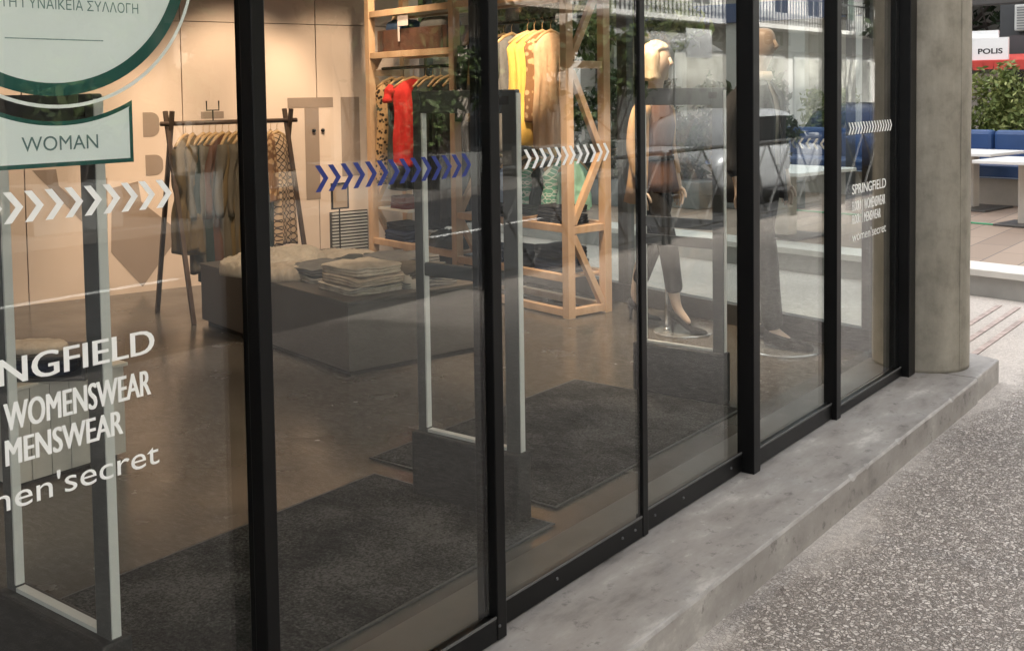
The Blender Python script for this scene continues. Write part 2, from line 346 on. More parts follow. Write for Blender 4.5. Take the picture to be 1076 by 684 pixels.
# ================================================================== SETTING
GZ = -.13
PEB = pebble_mat(); KERB = kerb_mat(); MATM = mat_mat(); SILL = sill_mat()
ASPH = mat('asphalt', (.05, .05, .052), .85, var=.25, scale=5, bmp=.2, bscale=60)
MB().box(-300, 300, -300, 300, -.5, -.28).build('ground', mat('far_ground', (.12, .115, .105), .9, var=.2, scale=.2))['kind'] = 'structure'
MB().box(-80, 140, -8.4, -2.2, -.275, -.262).build('road', ASPH)['kind'] = 'structure'
MB().box(-80, 140, -2.2, 60, -.27, GZ).build('pavement', PEB, bevel=.02)['kind'] = 'structure'
MB().box(-80, 140, -11.5, -8.4, -.27, GZ).build('pavement', mat('far_paving', (.14, .13, .12), .8, var=.15, scale=2), bevel=.02)['kind'] = 'structure'
mk = MB()
for x in range(-20, 90, 6): mk.box(x, x+2.4, -5.36, -5.26, -.261, -.258)
mk.build('road_markings', mat('road_paint', (.7, .7, .68), .7))['kind'] = 'structure'
# cracks / slab joints in the pavement and the red lines by the terrace
rl = MB()
for k in range(3): rl.box(6.9, 8.6, 1.80+k*.13, 1.84+k*.13, GZ+.003, GZ+.006)
rl.build('red_paving_line', mat('red_paving', (.36, .29, .26), .85, var=.3, scale=14))['kind'] = 'structure'

FRS = frame((6.04, 1.83), -15)                        # along the side glazing: v runs into the shop
def side(u, v, z=0): return W(FRS, u, v, z)
WALLX0, WALLX1 = -3.0, 7.40
def wally(x): return 7.563-.3035*(x-4.563)
poly = [(-3, 1.954), (6.0, 1.954), side(0, .3)[:2], side(0, 4.98)[:2], (7.33, wally(7.33)), (-3, wally(-3))]
MB().prism(poly, (0, 0, -.1), (1, 0, 0), (0, 1, 0), (0, 0, .1)).build('floor', FLOOR)['kind'] = 'structure'
MB().box(-3, 5.98, 1.955, 2.12, .0005, .004).build('floor_sill', SILL)['kind'] = 'structure'
MB().prism(poly, (0, 0, 3.0), (1, 0, 0), (0, 1, 0), (0, 0, .1)).build('ceiling', mat('ceiling_paint', (.42, .38, .34), .9))['kind'] = 'structure'
EDGE = mat('worn_kerb_edge', (.27, .255, .24), .7, col2=(.46, .44, .42), scale=9, bmp=.3, bscale=60)
def kerb_run(x0, x1, y0, y1):
    """cast concrete step whose front edge is chipped and worn pale"""
    n = int((x1-x0)/.02); rg = []
    for i in range(n+1):
        x = x0+(x1-x0)*i/n; e = .006+.006*max(0, noise.noise(Vector((x*4, 3, 1)))); c = max(0, noise.noise(Vector((x*13, 7, 2)))-.38)*.06; w_ = .004*noise.noise(Vector((x*1.5, 9, 4)))
        rg.append([(x, y0+w_, GZ-.02), (x, y0+w_, -.5*e-c*.8-.008), (x, y0+w_+.004, -.35*e-c*.5), (x, y0+w_+e+c, -.0005), (x, y0+w_+.03+c, 0), (x, y1, 0), (x, y1, GZ-.02)])
    mb = MB(); mb.rings(rg); o = mb.build('kerb', KERB); o['kind'] = 'structure'
    o.data.materials.append(EDGE)
    for p in o.data.polygons:
        if len(p.vertices) == 4 and {q % 7 for q in p.vertices} in ({1, 2}, {2, 3}): p.material_index = 1
kerb_run(-3, 5.868, 1.52, 1.952)
kp = [(5.893, 1.528), (6.36, 1.535), (6.44, 1.72), (6.36, 2.0), (6.28, 2.2), (6.13, 2.2), (5.99, 1.868), (5.893, 1.868)]
MB().box(5.8685, 5.8925, 1.60, 1.95, GZ-.02, -.012).build('kerb_joint', DARKM)['kind'] = 'structure'
MB().prism(kp, (0, 0, GZ-.02), (1, 0, 0), (0, 1, 0), (0, 0, -GZ+.018)).build('kerb', KERB, bevel=.009)['kind'] = 'structure'

# shop building: unseen upper wall, its height set by the shadow wanted
bld = thing('shop_building', 'unseen upper wall of the corner shop building, cut low to shape its shadow', 'building', (0, 2, 2.8))
fp = [(-16, 1.83), (6.05, 1.83), (7.7, 8), (7.7, 14), (-16, 14)]
MB().prism(fp, (0, 0, 3.12), (1, 0, 0), (0, 1, 0), (0, 0, .9)).build('upper_wall', mat('render_grey', (.3, .29, .27), .85, var=.1, scale=1), bld)
MB().box(-16, 3.0, .75, 1.829, 3.14, 3.32).build('overhang_slab', MATS['render_grey'], bld)  # unseen slab added to darken the pavement and its reflection in the panes
MB().box(-3, 5.8, 1.85, 1.93, 2.47, 3.11).build('fascia', BLACK, bld)
MB().fbox(FRS, -.04, .05, .4, 4.9, 2.52, 3.11).build('fascia', BLACK, bld)
MB().box(-16, -3.01, 1.86, 9.9, GZ, 3.11).build('ground_floor_wall', MATS['render_grey'], bld)
# back wall with cupboard panels and painted graphics
bw = thing('back_wall', 'beige panelled back wall with big painted letters and diamonds', 'wall', (4.5, 7.6, 0))
wd = Vector((.9569, -.2905, 0)); wn = Vector((-.2905, -.9569, 0))
def wp(x, z, off=0): return Vector((x, wally(x), z))+wn*off
mb = MB(); p0, p1 = wp(-3, 0, -.12), wp(7.38, 0, -.12)
mb.bar(p0+Vector((0, 0, 1.5)), p1+Vector((0, 0, 1.5)), .1, 3.0); mb.build('backing', DARKM, bw)
seams = [-3, -.2, 1.6, 2.9, 4.15, 5.28, 6.387, 7.36]
for i, (a, b) in enumerate(zip(seams, seams[1:])):
    for z0, z1 in ((0.0, 2.097), (2.103, 2.99)):
        q0, q1 = wp(a+.004, (z0+z1)/2, -.035), wp(b-.004, (z0+z1)/2, -.035)
        MB().bar(q0, q1, .07, z1-z0).build('panel', WALLM, bw)
def wpoly(pts):
    mb.prism([((Vector((p[0], wally(p[0]), 0))-Vector((4.563, 7.563, 0))).dot(wd), p[1]) for p in pts], Vector((4.563, 7.563, 0))+wn*.0005, wd, AZ, wn*.002)
mb = MB()
def rrect(x0, x1, z0, z1, r):
    pts = [(x0, z0), (x0, z1)]
    for k in range(7): t = math.pi/2-k*math.pi/12; pts.append((x1-r+r*math.cos(t), z1-r+r*math.sin(t)))
    for k in range(7): t = -k*math.pi/12; pts.append((x1-r+r*math.cos(t), z0+r+r*math.sin(t)))
    return pts
wpoly(rrect(4.98, 5.10, 1.20, 1.39, .06)); wpoly(rrect(4.99, 5.12, .90, 1.06, .06))
wpoly([(5.42, 1.33), (5.60, 1.33), (5.60, 1.385), (5.42, 1.385)]); wpoly([(5.42, 1.08), (5.66, 1.08), (5.66, 1.2), (5.42, 1.2)])
wpoly([(6.13, 1.40), (6.53, 1.40), (6.53, 1.485), (6.13, 1.485)]); wpoly([(6.275, .62), (6.40, .62), (6.40, 1.398), (6.275, 1.398)])
wpoly([(6.60, .80), (6.77, .80), (6.77, 1.485), (6.60, 1.485)])
wpoly([(4.20, .985), (4.36, .985), (4.375, .86), (4.45, .78), (4.56, .69), (4.56, .535)])
wpoly([(4.74, .82), (4.72, .33), (4.939, .04), (5.20, .38), (5.20, .47), (4.95, .70), (4.93, .86)])
wpoly([(4.60, .55), (4.70, .48), (4.71, .9), (4.60, .9)])
mb.build('painted_graphic', WALLG, bw)
mb = MB()
for x in (6.35, 6.43): mb.lathe(wp(x, 1.205, .012), [(.0, -.016), (.014, -.012), (.017, 0), (.014, .012), (0, .016)], 12)
mb.build('door_knob', BLACK, bw, smooth=True)
lw = MB().box(-3.12, -3.0, 1.9, 9.9, 0, 3.0).build('side_wall', WALLM); tag(lw, 'plain beige inner end wall of the shop beyond the left edge', 'wall')
# air grille on the wall
gr = thing('air_grille', 'slatted grey air grille low on the beige back wall behind the sign holder', 'vent', wp(6.64, .13))
g0, g1 = 6.475, 6.815
mb = MB(); mb.bar(wp(g0, .32, .012), wp(g1, .32, .012), .024, .36); mb.build('back_plate', DARKM, gr)
mb = MB()
for k in range(13): z = .155+k*.0275; mb.bar(wp(g0+.01, z, .034), wp(g1-.01, z, .030), .02, .013)
mb.build('slats', mat('grille_grey', (.42, .40, .37), .5), gr)

# concrete column at the corner
col = thing('concrete_column', 'round bare concrete column standing at the corner of the shopfront', 'column', (6.057, 1.87, 0))
prof = [(.25, 0)]+[(.25+.0012*math.sin(z*9.), z) for z in np.linspace(.02, 3.1, 60)]
MB().lathe((6.057, 1.87, -.002), prof, 72).build('shaft', CONC, col, smooth=True)
mb = MB()
for a in (-1.95, .6): mb.tube([(6.057+.2502*math.cos(a), 1.87+.2502*math.sin(a), z) for z in (.01, 1.5, 3.0)], .003, 6)
mb.build('formwork_seam', CONC, col)

# ================================================================== GLAZING
def glazed(name, label, cat, x0, x1, y, sl_, sr, rail, z0=.004, top=2.46, depth=.04, post=None, group=None):
    """framed glass leaf in the shopfront; y = outer face of the frame"""
    t = thing(name, label, cat, ((x0+x1)/2, y+depth/2, z0), group=group)
    mb = MB(); yo, yi = y, y+depth
    if sl_: mb.box(x0, x0+sl_, yo, yi, z0, top)
    if sr: mb.box(x1-sr, x1, yo, yi, z0, top)
    mb.box(x0+sl_+.0015, x1-sr-.0015, yo+.002, yi-.002, z0, z0+rail); mb.box(x0+sl_+.0015, x1-sr-.0015, yo+.002, yi-.002, top-.07, top)
    if post: mb.box(*post, 0.0, top+.005)
    mb.build('frame', BLACK, t, bevel=.0025)
    mb = MB(); mb.box(x0+sl_+.002, x1-sr-.002, yo+.002, yo+.006, z0+rail+.0005, z0+rail+.007)
    mb.build('glazing_bead', mat('seal_grey', (.10, .10, .10), .5), t)
    yg = (yo+yi)/2
    p = MB().box(x0+sl_-.004, x1-sr+.004, yg-.004, yg+.004, z0+rail-.01, top-.065).build('pane', GLASS, t)
    return t, yg-.0052
tA, yA = glazed('shop_window', 'leftmost fixed shopfront pane carrying large white lettering', 'shop window', .1, 1.53, 1.876, .05, .024, .075, depth=.03)
tB, yB = glazed('sliding_door', 'sliding glass door with blue chevrons in front of the clothing plinth', 'glass door', 1.492, 2.323, 1.832, .036, .04, .062)
tC, yC = glazed('sliding_door', 'sliding glass door with white chevrons before the timber clothes frame', 'glass door', 2.272, 3.156, 1.872, .05, .034, .066, depth=.022)
tD, yD = glazed('sliding_door', 'sliding glass door in front of the blonde mannequin', 'glass door', 3.128, 3.93, 1.884, .0, .03, .07, depth=.024)
tE, yE = glazed('shop_window', 'narrow fixed pane in front of the dark suited mannequin', 'shop window', 3.957, 4.765, 1.858, 0, .0, .066, post=(3.898, 3.955, 1.835, 1.90))
tF, yF = glazed('shop_window', 'last fixed pane beside the concrete column, with small white lettering', 'shop window', 4.816, 5.688, 1.848, 0, 0, .042, post=(4.762, 4.814, 1.838, 1.90))
SCREW = mat('screw_zinc', (.16, .16, .16), .4, metal=.6)
for t, y, xs in ((tC, 1.872, (2.62, 2.99, 3.07)), (tD, 1.884, (3.22, 3.42, 3.80)), (tB, 1.832, (1.62, 2.29))):
    for x in xs:
        mb = MB(); mb.tube([(x, y+.0015, .045), (x, y-.003, .045)], [.005, .004], 10); mb.build('screw', SCREW, t)
cpz = thing('corner_post', 'black metal end post of the shopfront against the concrete column', 'post', (5.74, 1.85, 0))
MB().box(5.690, 5.788, 1.812, 1.90, 0, 2.47).build('post', BLACK, cpz, bevel=.003)
MB().box(5.640, 5.6885, 1.87, 1.93, 0, 2.47).build('jamb', BLACK, cpz, bevel=.003)
# side glazing along the alley
for i, (v0, v1, lab) in enumerate(((.34, 2.36, 'side shop window on the alley behind the two mannequins'), (2.36, 4.92, 'side shop window on the alley behind the timber clothes frame'))):
    t = thing('shop_window', lab, 'shop window', side(0, (v0+v1)/2))
    mb = MB(); mb.fbox(FRS, -.035, .035, v0, v1, .0, .13); mb.fbox(FRS, -.035, .035, v0, v1, 2.42, 2.5)
    mb.fbox(FRS, -.034, .034, v0, v0+.05, .131, 2.419); mb.fbox(FRS, -.034, .034, v1-.05, v1-.001, .131, 2.419); mb.build('frame', RAIL, t, bevel=.003)
    MB().fbox(FRS, -.004, .004, v0+.045, v1-.045, .125, 2.425).build('pane', GLASS2, t)
    mb = MB()
    def chev(u, z, s, o, a, t_=(0, -.0004, 0)):      # one chevron, point towards +a
        th = .26*s
        mb.prism([(u, z+s/2), (u+th, z+s/2), (u+th+.40*s, z), (u+th, z-s/2), (u, z-s/2), (u+.40*s, z)], o, a, AZ, t_)
    if i == 0:
        for k in range(14): chev(.55+k*.052, 1.175, .062, side(-.006, 0), (FRS[2][0], FRS[2][1], 0), (FRS[1][0]*-.0004, FRS[1][1]*-.0004, 0))
        mb.build('chevron_decal', WHITEV, t)
# chevrons + lettering on the front panes
def chevs(t, y, x0, n, step, m, s=.056, z=1.311):
    global mb
    k_ = y/1.872; mb = MB()
    for k in range(n): chev((x0+k*step)*k_, 1.5+(z-1.5)*k_, s, (0, y, 0), AX)
    mb.build('chevron_decal', m, t)
chevs(tA, yA, .70, 16, .0385, WHITEV)
chevs(tB, yB, 1.695, 14, .0395, BLUEV, s=.060)
chevs(tC, yC, 2.482, 12, .0375, WHITEV)
chevs(tF, yF, 4.99, 16, .0375, WHITEV)
def letters(t, y, X0):
    k_ = y/1.872; out = MB()
    f = lambda x, z: (x*k_, 1.5+(z-1.5)*k_)
    d = X0-.800
    for body, a, b, z0, z1, wt in (('SPRINGFIELD', .800, 1.262, .9995, 1.047, .03), ('FLOOR 0', .800, .915, .922, .967, .02), ('WOMENSWEAR', .957, 1.251, .918, .968, .012),
                                   ('FLOOR 1', .800, .915, .860, .903, .02), ('MENSWEAR', .957, 1.187, .856, .903, .012), ("women'secret", .800, 1.266, .777, .823, .01)):
        (xa, za), (xb, zb) = f(a+d, z0), f(b+d, z1)
        for k2, dx in enumerate((0, .0016, -.0016) if wt > .011 else (0,)):
            out.add(*text_mesh(body, xa+dx, xb+dx, za, zb, (0, y-.00012*k2, 0), AX, AZ, weight=0.0))
    xa, za = f(.933+d, .856); xb, zb = f(.938+d, .968)
    out.box(xa, xb, y-.0002, y, za, zb)
    out.build('lettering', WHITEV, t)
letters(tA, yA, .800); letters(tF, yF, 5.040)
# round printed sign behind the first pane
sy = yA+.0125; k_ = sy/1.872
def sx(x): return x*k_
def szz(z): return 1.5+(z-1.5)*k_
sg = thing('window_sign', 'round pale sign with green rim and square tab reading WOMAN on the glass', 'sign', (sx(1.075), sy, szz(1.38)))
def circ(cx, cz, r, a0, a1, n): return [(sx(cx)+r*k_*math.cos(a0+(a1-a0)*k/n), szz(cz)+r*k_*math.sin(a0+(a1-a0)*k/n)) for k in range(n+1)]
def ringmesh(cx, cz, r0, r1, m, name, off, a0=0, a1=2*math.pi, n=96):
    A_, B_ = circ(cx, cz, r0, a0, a1, n), circ(cx, cz, r1, a0, a1, n); mb = MB()
    for i in range(n): mb.prism([A_[i], B_[i], B_[i+1], A_[i+1]], (0, sy+off, 0), AX, AZ, (0, .0008, 0))
    return mb.build(name, m, sg)
mb = MB(); mb.prism(circ(1.078, 1.797, .2735, 0, 2*math.pi, 96)[:-1], (0, sy+.0011, 0), AX, AZ, (0, .0008, 0)); mb.build('disc', PALEV, sg)
ringmesh(1.0745, 1.8015, .272, .2955, GREENV, 'rim', 0)
ringmesh(1.082, 1.787, .297, .3035, WHITEV, 'outer_ring', .0012)
tab = [(.80, 1.3775), (1.2325, 1.3775), (1.2325, 1.4945)]
c0x, c0z, cr = 1.082, 1.787, .327
arc = [(c0x+cr*math.cos(R(a)), c0z+cr*math.sin(R(a))) for a in np.linspace(-62.5, -150, 30)]
tabp = tab+arc
def tp(p): return [(sx(a), szz(b)) for a, b in p]
mb = MB(); mb.prism(tp(tabp), (0, sy+.0022, 0), AX, AZ, (0, .0008, 0)); mb.build('tab_border', GREENV, sg)
arc2 = [(c0x+(cr+.008)*math.cos(R(a)), c0z+(cr+.008)*math.sin(R(a))) for a in np.linspace(-64.5, -150, 30)]
mb = MB(); mb.prism(tp([(.80, 1.3855), (1.2245, 1.3855), (1.2245, 1.481)]+arc2), (0, sy+.0012, 0), AX, AZ, (0, .0008, 0)); mb.build('tab', PALEV, sg)
mb = MB()
mb.add(*text_mesh('WOMAN', sx(1.008), sx(1.157), szz(1.4075), szz(1.434), (0, sy+.0007, 0), AX, AZ, weight=.0))
mb.build('tab_lettering', INKV, sg)
mb = MB()
mb.add(*text_mesh('Η ΤΗ ΓΥΝΑΙKΕΙΑ ΣΥΛΛΟΓΗ', sx(.957), sx(1.252), szz(1.6625), szz(1.682), (0, sy+.0007, 0), AX, AZ, weight=.0))
mb.build('disc_lettering', INKG, sg)
fp_ = MB(); x = .985
while x < 1.175:
    l = random.uniform(.002, .006); fp_.box(sx(x), sx(x+l), sy+.0005, sy+.0008, szz(1.6075), szz(1.6095)); x += l+.0012
fp_.build('fine_print', INKG, sg)

# ================================================================== LAMPS OF THE SHOP (ceiling spots, out of frame)
def lamp(x, y, tx, ty, tz, e, ang=55, z=2.92, col=(1, .76, .54), blend=.6):
    l = bpy.data.lights.new('ceiling_spot', 'SPOT'); l.energy = e*LAMP; l.spot_size = R(ang); l.spot_blend = blend; l.color = col; l.shadow_soft_size = .05
    o = bpy.data.objects.new('ceiling_spot', l); COL.objects.link(o); o.location = (x, y, z)
    o.rotation_euler = (Vector((tx, ty, tz))-Vector((x, y, z))).to_track_quat('-Z', 'Y').to_euler()
lamp(4.0, 6.2, 4.5, 7.6, .45, 190, 62)
lamp(5.3, 5.9, 5.7, 7.3, .75, 220, 62)
lamp(6.0, 5.7, 6.6, 7.0, .8, 130, 62)
lamp(4.2, 5.1, 4.75, 6.3, 1.0, 140, 45)
lamp(4.2, 4.6, 4.6, 5.4, .45, 110, 50)
lamp(4.9, 4.1, 6.2, 4.72, 1.6, 430, 24)
lamp(5.1, 5.6, 6.5, 6.1, 1.4, 90, 50)
lamp(5.2, 3.2, 6.05, 3.5, 1.0, 130, 45)
lamp(2.2, 2.9, 2.2, 2.8, 0, 22, 100)
lamp(4.0, 2.9, 4.0, 2.7, 0, 26, 100)
lamp(3.4, 4.3, 3.4, 3.9, 0, 18, 90)
lamp(5.3, 3.6, 5.6, 3.5, .0, 330, 62)
lamp(5.1, 2.7, 5.8, 2.7, 1.4, 80, 45)
lamp(2.9, 5.6, 3.1, 5.6, .0, 22, 90)
lamp(2.3, 3.6, 2.4, 4.3, .4, 60, 50)
lamp(.9, 6.0, 1.6, 7.8, .8, 120, 100)
# ================================================================== SHOP FURNITURE
def doormat(label, x0, x1, y0, y1):
    t = thing('doormat', label, 'doormat', ((x0+x1)/2, (y0+y1)/2, 0))
    MB().box(x0+.012, x1-.012, y0+.012, y1-.012, .0045, .013).build('pile', MATM, t, bevel=.003)
    mb = MB()
    mb.box(x0, x1, y0, y0+.011, .0045, .010); mb.box(x0, x1, y1-.011, y1, .0045, .010); mb.box(x0, x0+.011, y0+.0115, y1-.0115, .0045, .010); mb.box(x1-.011, x1, y0+.0115, y1-.0115, .0045, .010)
    mb.build('edging', mat('mat_edging', (.05, .05, .05), .6), t)
doormat('charcoal doormat inside the first two panes, nearest the camera', 1.50, 3.035, 2.175, 3.05)
doormat('charcoal doormat farther along, inside the pane with the blonde mannequin', 3.155, 4.66, 2.255, 3.20)
def gate(label, X, bars=(), dy=0, nw=.062, ln=.48):
    y0, y1 = 2.285+dy, 2.285+dy+ln
    t = thing('security_gate', label, 'security gate', (X, (y0+y1)/2, 0), group='anti-theft gates inside the shopfront')
    d = .013
    mb = MB(); mb.box(X-d, X+d, y0, y0+nw, .0, 1.512); mb.box(X-d, X+d, y1-.04, y1, 0, 1.512); mb.box(X-d, X+d, y0+nw+.0005, y1-.0405, 1.43, 1.512)
    mb.build('frame', GREYM, t, bevel=.004)
    MB().box(X-.04, X+.04, y0-.008, y1+.012, 0.002, .245).build('base', GATEB, t, bevel=.008)
    mb = MB()
    mb.box(X-.0115, X+.0115, y0-.004, y0-.0005, .25, 1.50); mb.box(X-.0115, X+.0115, y1-.047, y1-.0405, .262, 1.43); mb.box(X-.0125, X+.0125, y0+nw+.001, y1-.0475, .246, .257)
    mb.build('painted_lit_edge', GATEW, t)  # pale strips painted where daylight would catch the frame and base
    for z in bars:
        MB().box(X-.0115, X+.0115, y0+nw+.0005, y1-.0405, z, z+.05).build('crossbar', GREYM, t, bevel=.004)
    mb = MB(); mb.box(X-.0155, X-.0135, y0+.03, y0+.075, 1.46, 1.49); mb.build('sensor_cover', DARKM, t)
    return t
gate('grey anti-theft gate behind the white lettering at the far left', 1.40, (), -.022, .062, .475)
gate('grey anti-theft gate with one crossbar standing between the two doormats', 3.0, (.83,))
gate('grey anti-theft gate with two crossbars standing in front of the blonde mannequin', 4.72, (.74, .83), .085, .06)

# low white counter with a dark tray, far left
ct = thing('display_counter', 'low white grooved counter under the dark tray at the far left', 'counter', (2.35, 4.35, 0))
CW = mat('counter_white', (.50, .48, .44), .5)
mb = MB()
for k in range(6): mb.box(2.10+k*.0825, 2.10+k*.0825+.0795, 4.065, 4.085, .02, .385)
mb.build('front_boards', CW, ct, bevel=.002)
MB().box(2.10, 2.592, 4.0855, 4.65, .02, .385).build('body', CW, ct); MB().box(2.12, 2.57, 4.10, 4.63, 0, .0195).build('plinth', DARKM, ct)
MB().box(2.085, 2.605, 4.05, 4.665, .386, .402).build('top', CW, ct, bevel=.003)
FT = frame((2.24, 4.22), -52)
tr = thing('display_tray', 'dark open display tray standing on the low white counter', 'tray', W(FT, 0, 0, .403), R(-52))
DT = mat('tray_dark', (.035, .034, .033), .4)
mb = MB(); mb.fbox(FT, -.36, .30, -.13, .13, .404, .418); mb.fbox(FT, -.36, .30, -.13, .13, .488, .502)
mb.build('shelves', DT, tr, bevel=.003)
mb = MB(); mb.fbox(FT, -.36, .30, .115, .13, .4185, .4875); mb.fbox(FT, .285, .30, -.128, .114, .4185, .4875); mb.fbox(FT, -.36, -.345, -.128, .114, .4185, .4875)
mb.build('sides', DT, tr)

# ---- soft things
def drape(p, amp, f=3.0, s=0):
    return Vector(p)+Vector((noise.noise(Vector(p)*f+Vector((s, 0, 0))), noise.noise(Vector(p)*f+Vector((0, s+9, 0))), noise.noise(Vector(p)*f+Vector((0, 0, s+5)))))*amp
def folded(name, label, cat, fr, u, v, z, lu, lv, h, m, seed, group=None, layers=3, amp=.012, rot=0, parts=True):
    """a folded garment: rounded slab whose edge shows its layers"""
    c = W(fr, u, v, z); ang = math.atan2(fr[1][1], fr[1][0])+rot
    mb = MB(); N = 40; rg = []
    L = 6*layers
    for i in range(L+1):
        t = i/L; ph = (t*layers) % 1.0
        r_ = 1-.045*(1-math.sin(math.pi*ph)**.6) if 0 < i < L else .90
        zz = h*t; ring = []
        for k in range(N):
            a = 2*math.pi*k/N; ca, sa = math.cos(a), math.sin(a); e = .28
            x = lu/2*math.copysign(abs(ca)**e, ca)*r_; y = lv/2*math.copysign(abs(sa)**e, sa)*r_
            sag = .12*h*(abs(x)/(lu/2))**3*t
            ring.append((x, y, zz-sag))
        rg.append(ring)
    cx_ = []
    for s_ in (.75, .45, .15): cx_.append([(p[0]*s_, p[1]*s_, h*1.02) for p in rg[-1]])
    rg += cx_
    rg = [[drape(p, amp*min(1, .3+p[2]/max(h, .01)), 9, seed*3.1) for p in r_] for r_ in rg]
    zmin = min(p.z for r_ in rg for p in r_)
    rg = [[(p.x, p.y, max(0.0005, p.z if p.z > .006 else .001)) for p in r_] for r_ in rg]
    mb.rings(rg); o = mb.build(name, m, None, smooth=True); o.location = c; o.rotation_euler = (0, 0, ang)
    return tag(o, label, cat, group)
def rumple(name, label, cat, c, rx, ry, h, m, seed, rz=0, group=None, amp=.5):
    """a crumpled garment lying in a heap"""
    mb = MB(); N, M_ = 110, 30; rg = []
    for i in range(M_+1):
        t = i/M_; ring = []
        for k in range(N):
            a = 2*math.pi*k/N
            rr = math.cos(t*math.pi/2)**.6 if i < M_ else .02
            x, y = rx*rr*math.cos(a), ry*rr*math.sin(a)
            w1 = noise.noise(Vector((x*6+seed, y*6, seed))); w2 = noise.noise(Vector((x*6, y*6+seed, 3+seed)))
            f = 1+amp*.35*noise.noise(Vector((math.cos(a)*1.6, math.sin(a)*1.6, seed)))
            q = Vector((x*13+w1*1.6-seed, y*19+w2*1.6, seed)); r1 = 1-abs(noise.noise(q))*2; r2 = 1-abs(noise.noise(q*2.3))*2
            big = noise.noise(Vector((x*5+seed*2, y*5, 1.7)))
            zz = h*(math.sin(t*math.pi/2)**.6)*(.62+.5*amp*big)+amp*h*(.30*r1+.13*r2)*min(1, t*5)
            ring.append((x*f, y*f, max(.0006, zz)))
        rg.append(ring)
    mb.rings(rg); o = mb.build(name, m, None, smooth=True); o.location = c; o.rotation_euler = (0, 0, rz)
    return tag(o, label, cat, group)
CREAM = fabric('cream', (.52, .45, .37)); BEIGE = fabric('beige', (.42, .35, .28)); STONE = fabric('stone', (.42, .38, .33)); GREYF = fabric('grey', (.16, .155, .15))
NAVY = fabric('navy', (.018, .024, .05)); BLK = fabric('black', (.014, .013, .013)); OLIVE = fabric('olive', (.125, .088, .045)); MAROON = fabric('maroon', (.12, .03, .025))
DENIM = fabric('denim', (.06, .10, .20)); BROWN = fabric('brown', (.10, .05, .032)); DGREEN = fabric('dark_green', (.022, .032, .026)); TAUPE = fabric('taupe', (.105, .088, .066))
RED = fabric('red', (.55, .035, .03)); YEL = fabric('yellow', (.74, .46, .11)); PEACH = fabric('peach', (.55, .36, .22)); LBLUE = fabric('light_blue', (.25, .34, .52)); MINT = fabric('mint', (.30, .55, .42))
SLATE = fabric('slate', (.07, .075, .07)); CHAR = fabric('charcoal', (.038, .038, .04)); CAMEL = fabric('camel', (.46, .30, .17))
LEO = pattern_fabric('leopard', (.03, .018, .012), (.42, .26, .13), 34, .42); LEO2 = pattern_fabric('spotted', (.52, .33, .17), (.22, .11, .05), 22, .4)
GEO = geo_fabric('tile', (.07, .045, .03), (.50, .34, .21), 62); STRIPE = geo_fabric('mint_stripe', (.75, .85, .78), (.18, .48, .34), 70)
# things in / on the tray
rumple('shoe', 'black shoe lying at the left end on the dark tray', 'shoe', W(FT, -.25, .02, .503), .06, .045, .075, BLK, 3, R(20), amp=.3)
rumple('scarf', 'cream scarf lying at the left end on the dark tray', 'scarf', W(FT, -.16, -.02, .503), .14, .08, .035, CREAM, 4, R(-50))
rumple('hat', 'pale beige hat lying right of the cream scarf on the dark tray', 'hat', W(FT, .06, -.01, .503), .13, .09, .055, BEIGE, 6, R(-52), amp=.25)
folded('folded_clothes', 'navy folded top inside the dark tray', 'clothes', FT, .05, .0, .4185, .34, .2, .05, NAVY, 5, layers=2, amp=.005)

# ---- low plinth with piles of clothes
FP = frame((4.034, 4.225), -13)
pl = thing('display_plinth', 'long low dark display plinth carrying piles of folded clothes', 'plinth', W(FP, .5, .9, 0))
PW, PD, PH = .99, 1.88, .405
MB().fbox(FP, .03, PW-.03, .03, PD-.03, 0, .028).build('kick_base', DARKM, pl)
mb = MB(); mb.fbox(FP, 0, PW, 0, .02, .03, PH-.022); mb.fbox(FP, 0, .02, .021, PD, .03, PH-.022); mb.fbox(FP, PW-.02, PW, .021, PD, .03, PH-.022); mb.fbox(FP, .021, PW-.021, PD-.02, PD, .03, PH-.022)
mb.build('side_panels', PLINTH, pl, bevel=.002)
MB().fbox(FP, -.006, PW+.006, -.006, PD+.006, PH-.021, PH).build('top', PLINTH, pl, bevel=.003)
G1 = 'piles of clothes on the low plinth'
spec = [ # u, v, items (h, mat, kind), rot
 (.66, .86, [(.035, STONE, 'stone grey jeans'), (.035, SLATE, 'slate trousers')], .1, 'the flat middle right pile'),
 (.42, .52, [(.03, GREYF, 'grey knit'), (.03, STONE, 'pale grey knit')], -.15, 'the low pile behind the corner pile'),
 # u, v, items (h, mat, kind), rot
 (.27, .30, [(.045, STONE, 'grey stone jeans'), (.05, BEIGE, 'beige jeans'), (.055, CREAM, 'cream trousers')], .06, 'the near corner pile'),
 (.62, .26, [(.05, GREYF, 'grey trousers'), (.05, TAUPE, 'taupe trousers')], -.1, 'the pile right of the corner pile'),
 (.80, .66, [(.05, SLATE, 'slate top'), (.05, GREYF, 'grey top')], .15, 'the pile by the right edge'),
 (.30, .80, [(.04, STONE, 'stone shirt'), (.04, GREYF, 'grey shirt')], .0, 'the pile in the middle'),
]
for i, (u, v, items, rt, where) in enumerate(spec):
    z = PH+.001
    for j, (h, m, nm) in enumerate(items):
        pos = 'top' if j == len(items)-1 else ('bottom' if j == 0 else 'middle')
        folded('folded_clothes', f'folded {nm}, {pos} of {where} on the plinth', 'clothes', FP, u+random.uniform(-.015, .015), v+random.uniform(-.015, .015), z, .36-.02*j, .42-.02*j, h, m, i*7+j, G1, rot=rt+random.uniform(-.06, .06), amp=.022); z += h*1.02
rumple('shirt_heap', 'crumpled cream shirt heaped on the back left of the plinth', 'clothes', W(FP, .24, 1.28, PH), .36, .32, .15, CREAM, 11, R(10), G1)
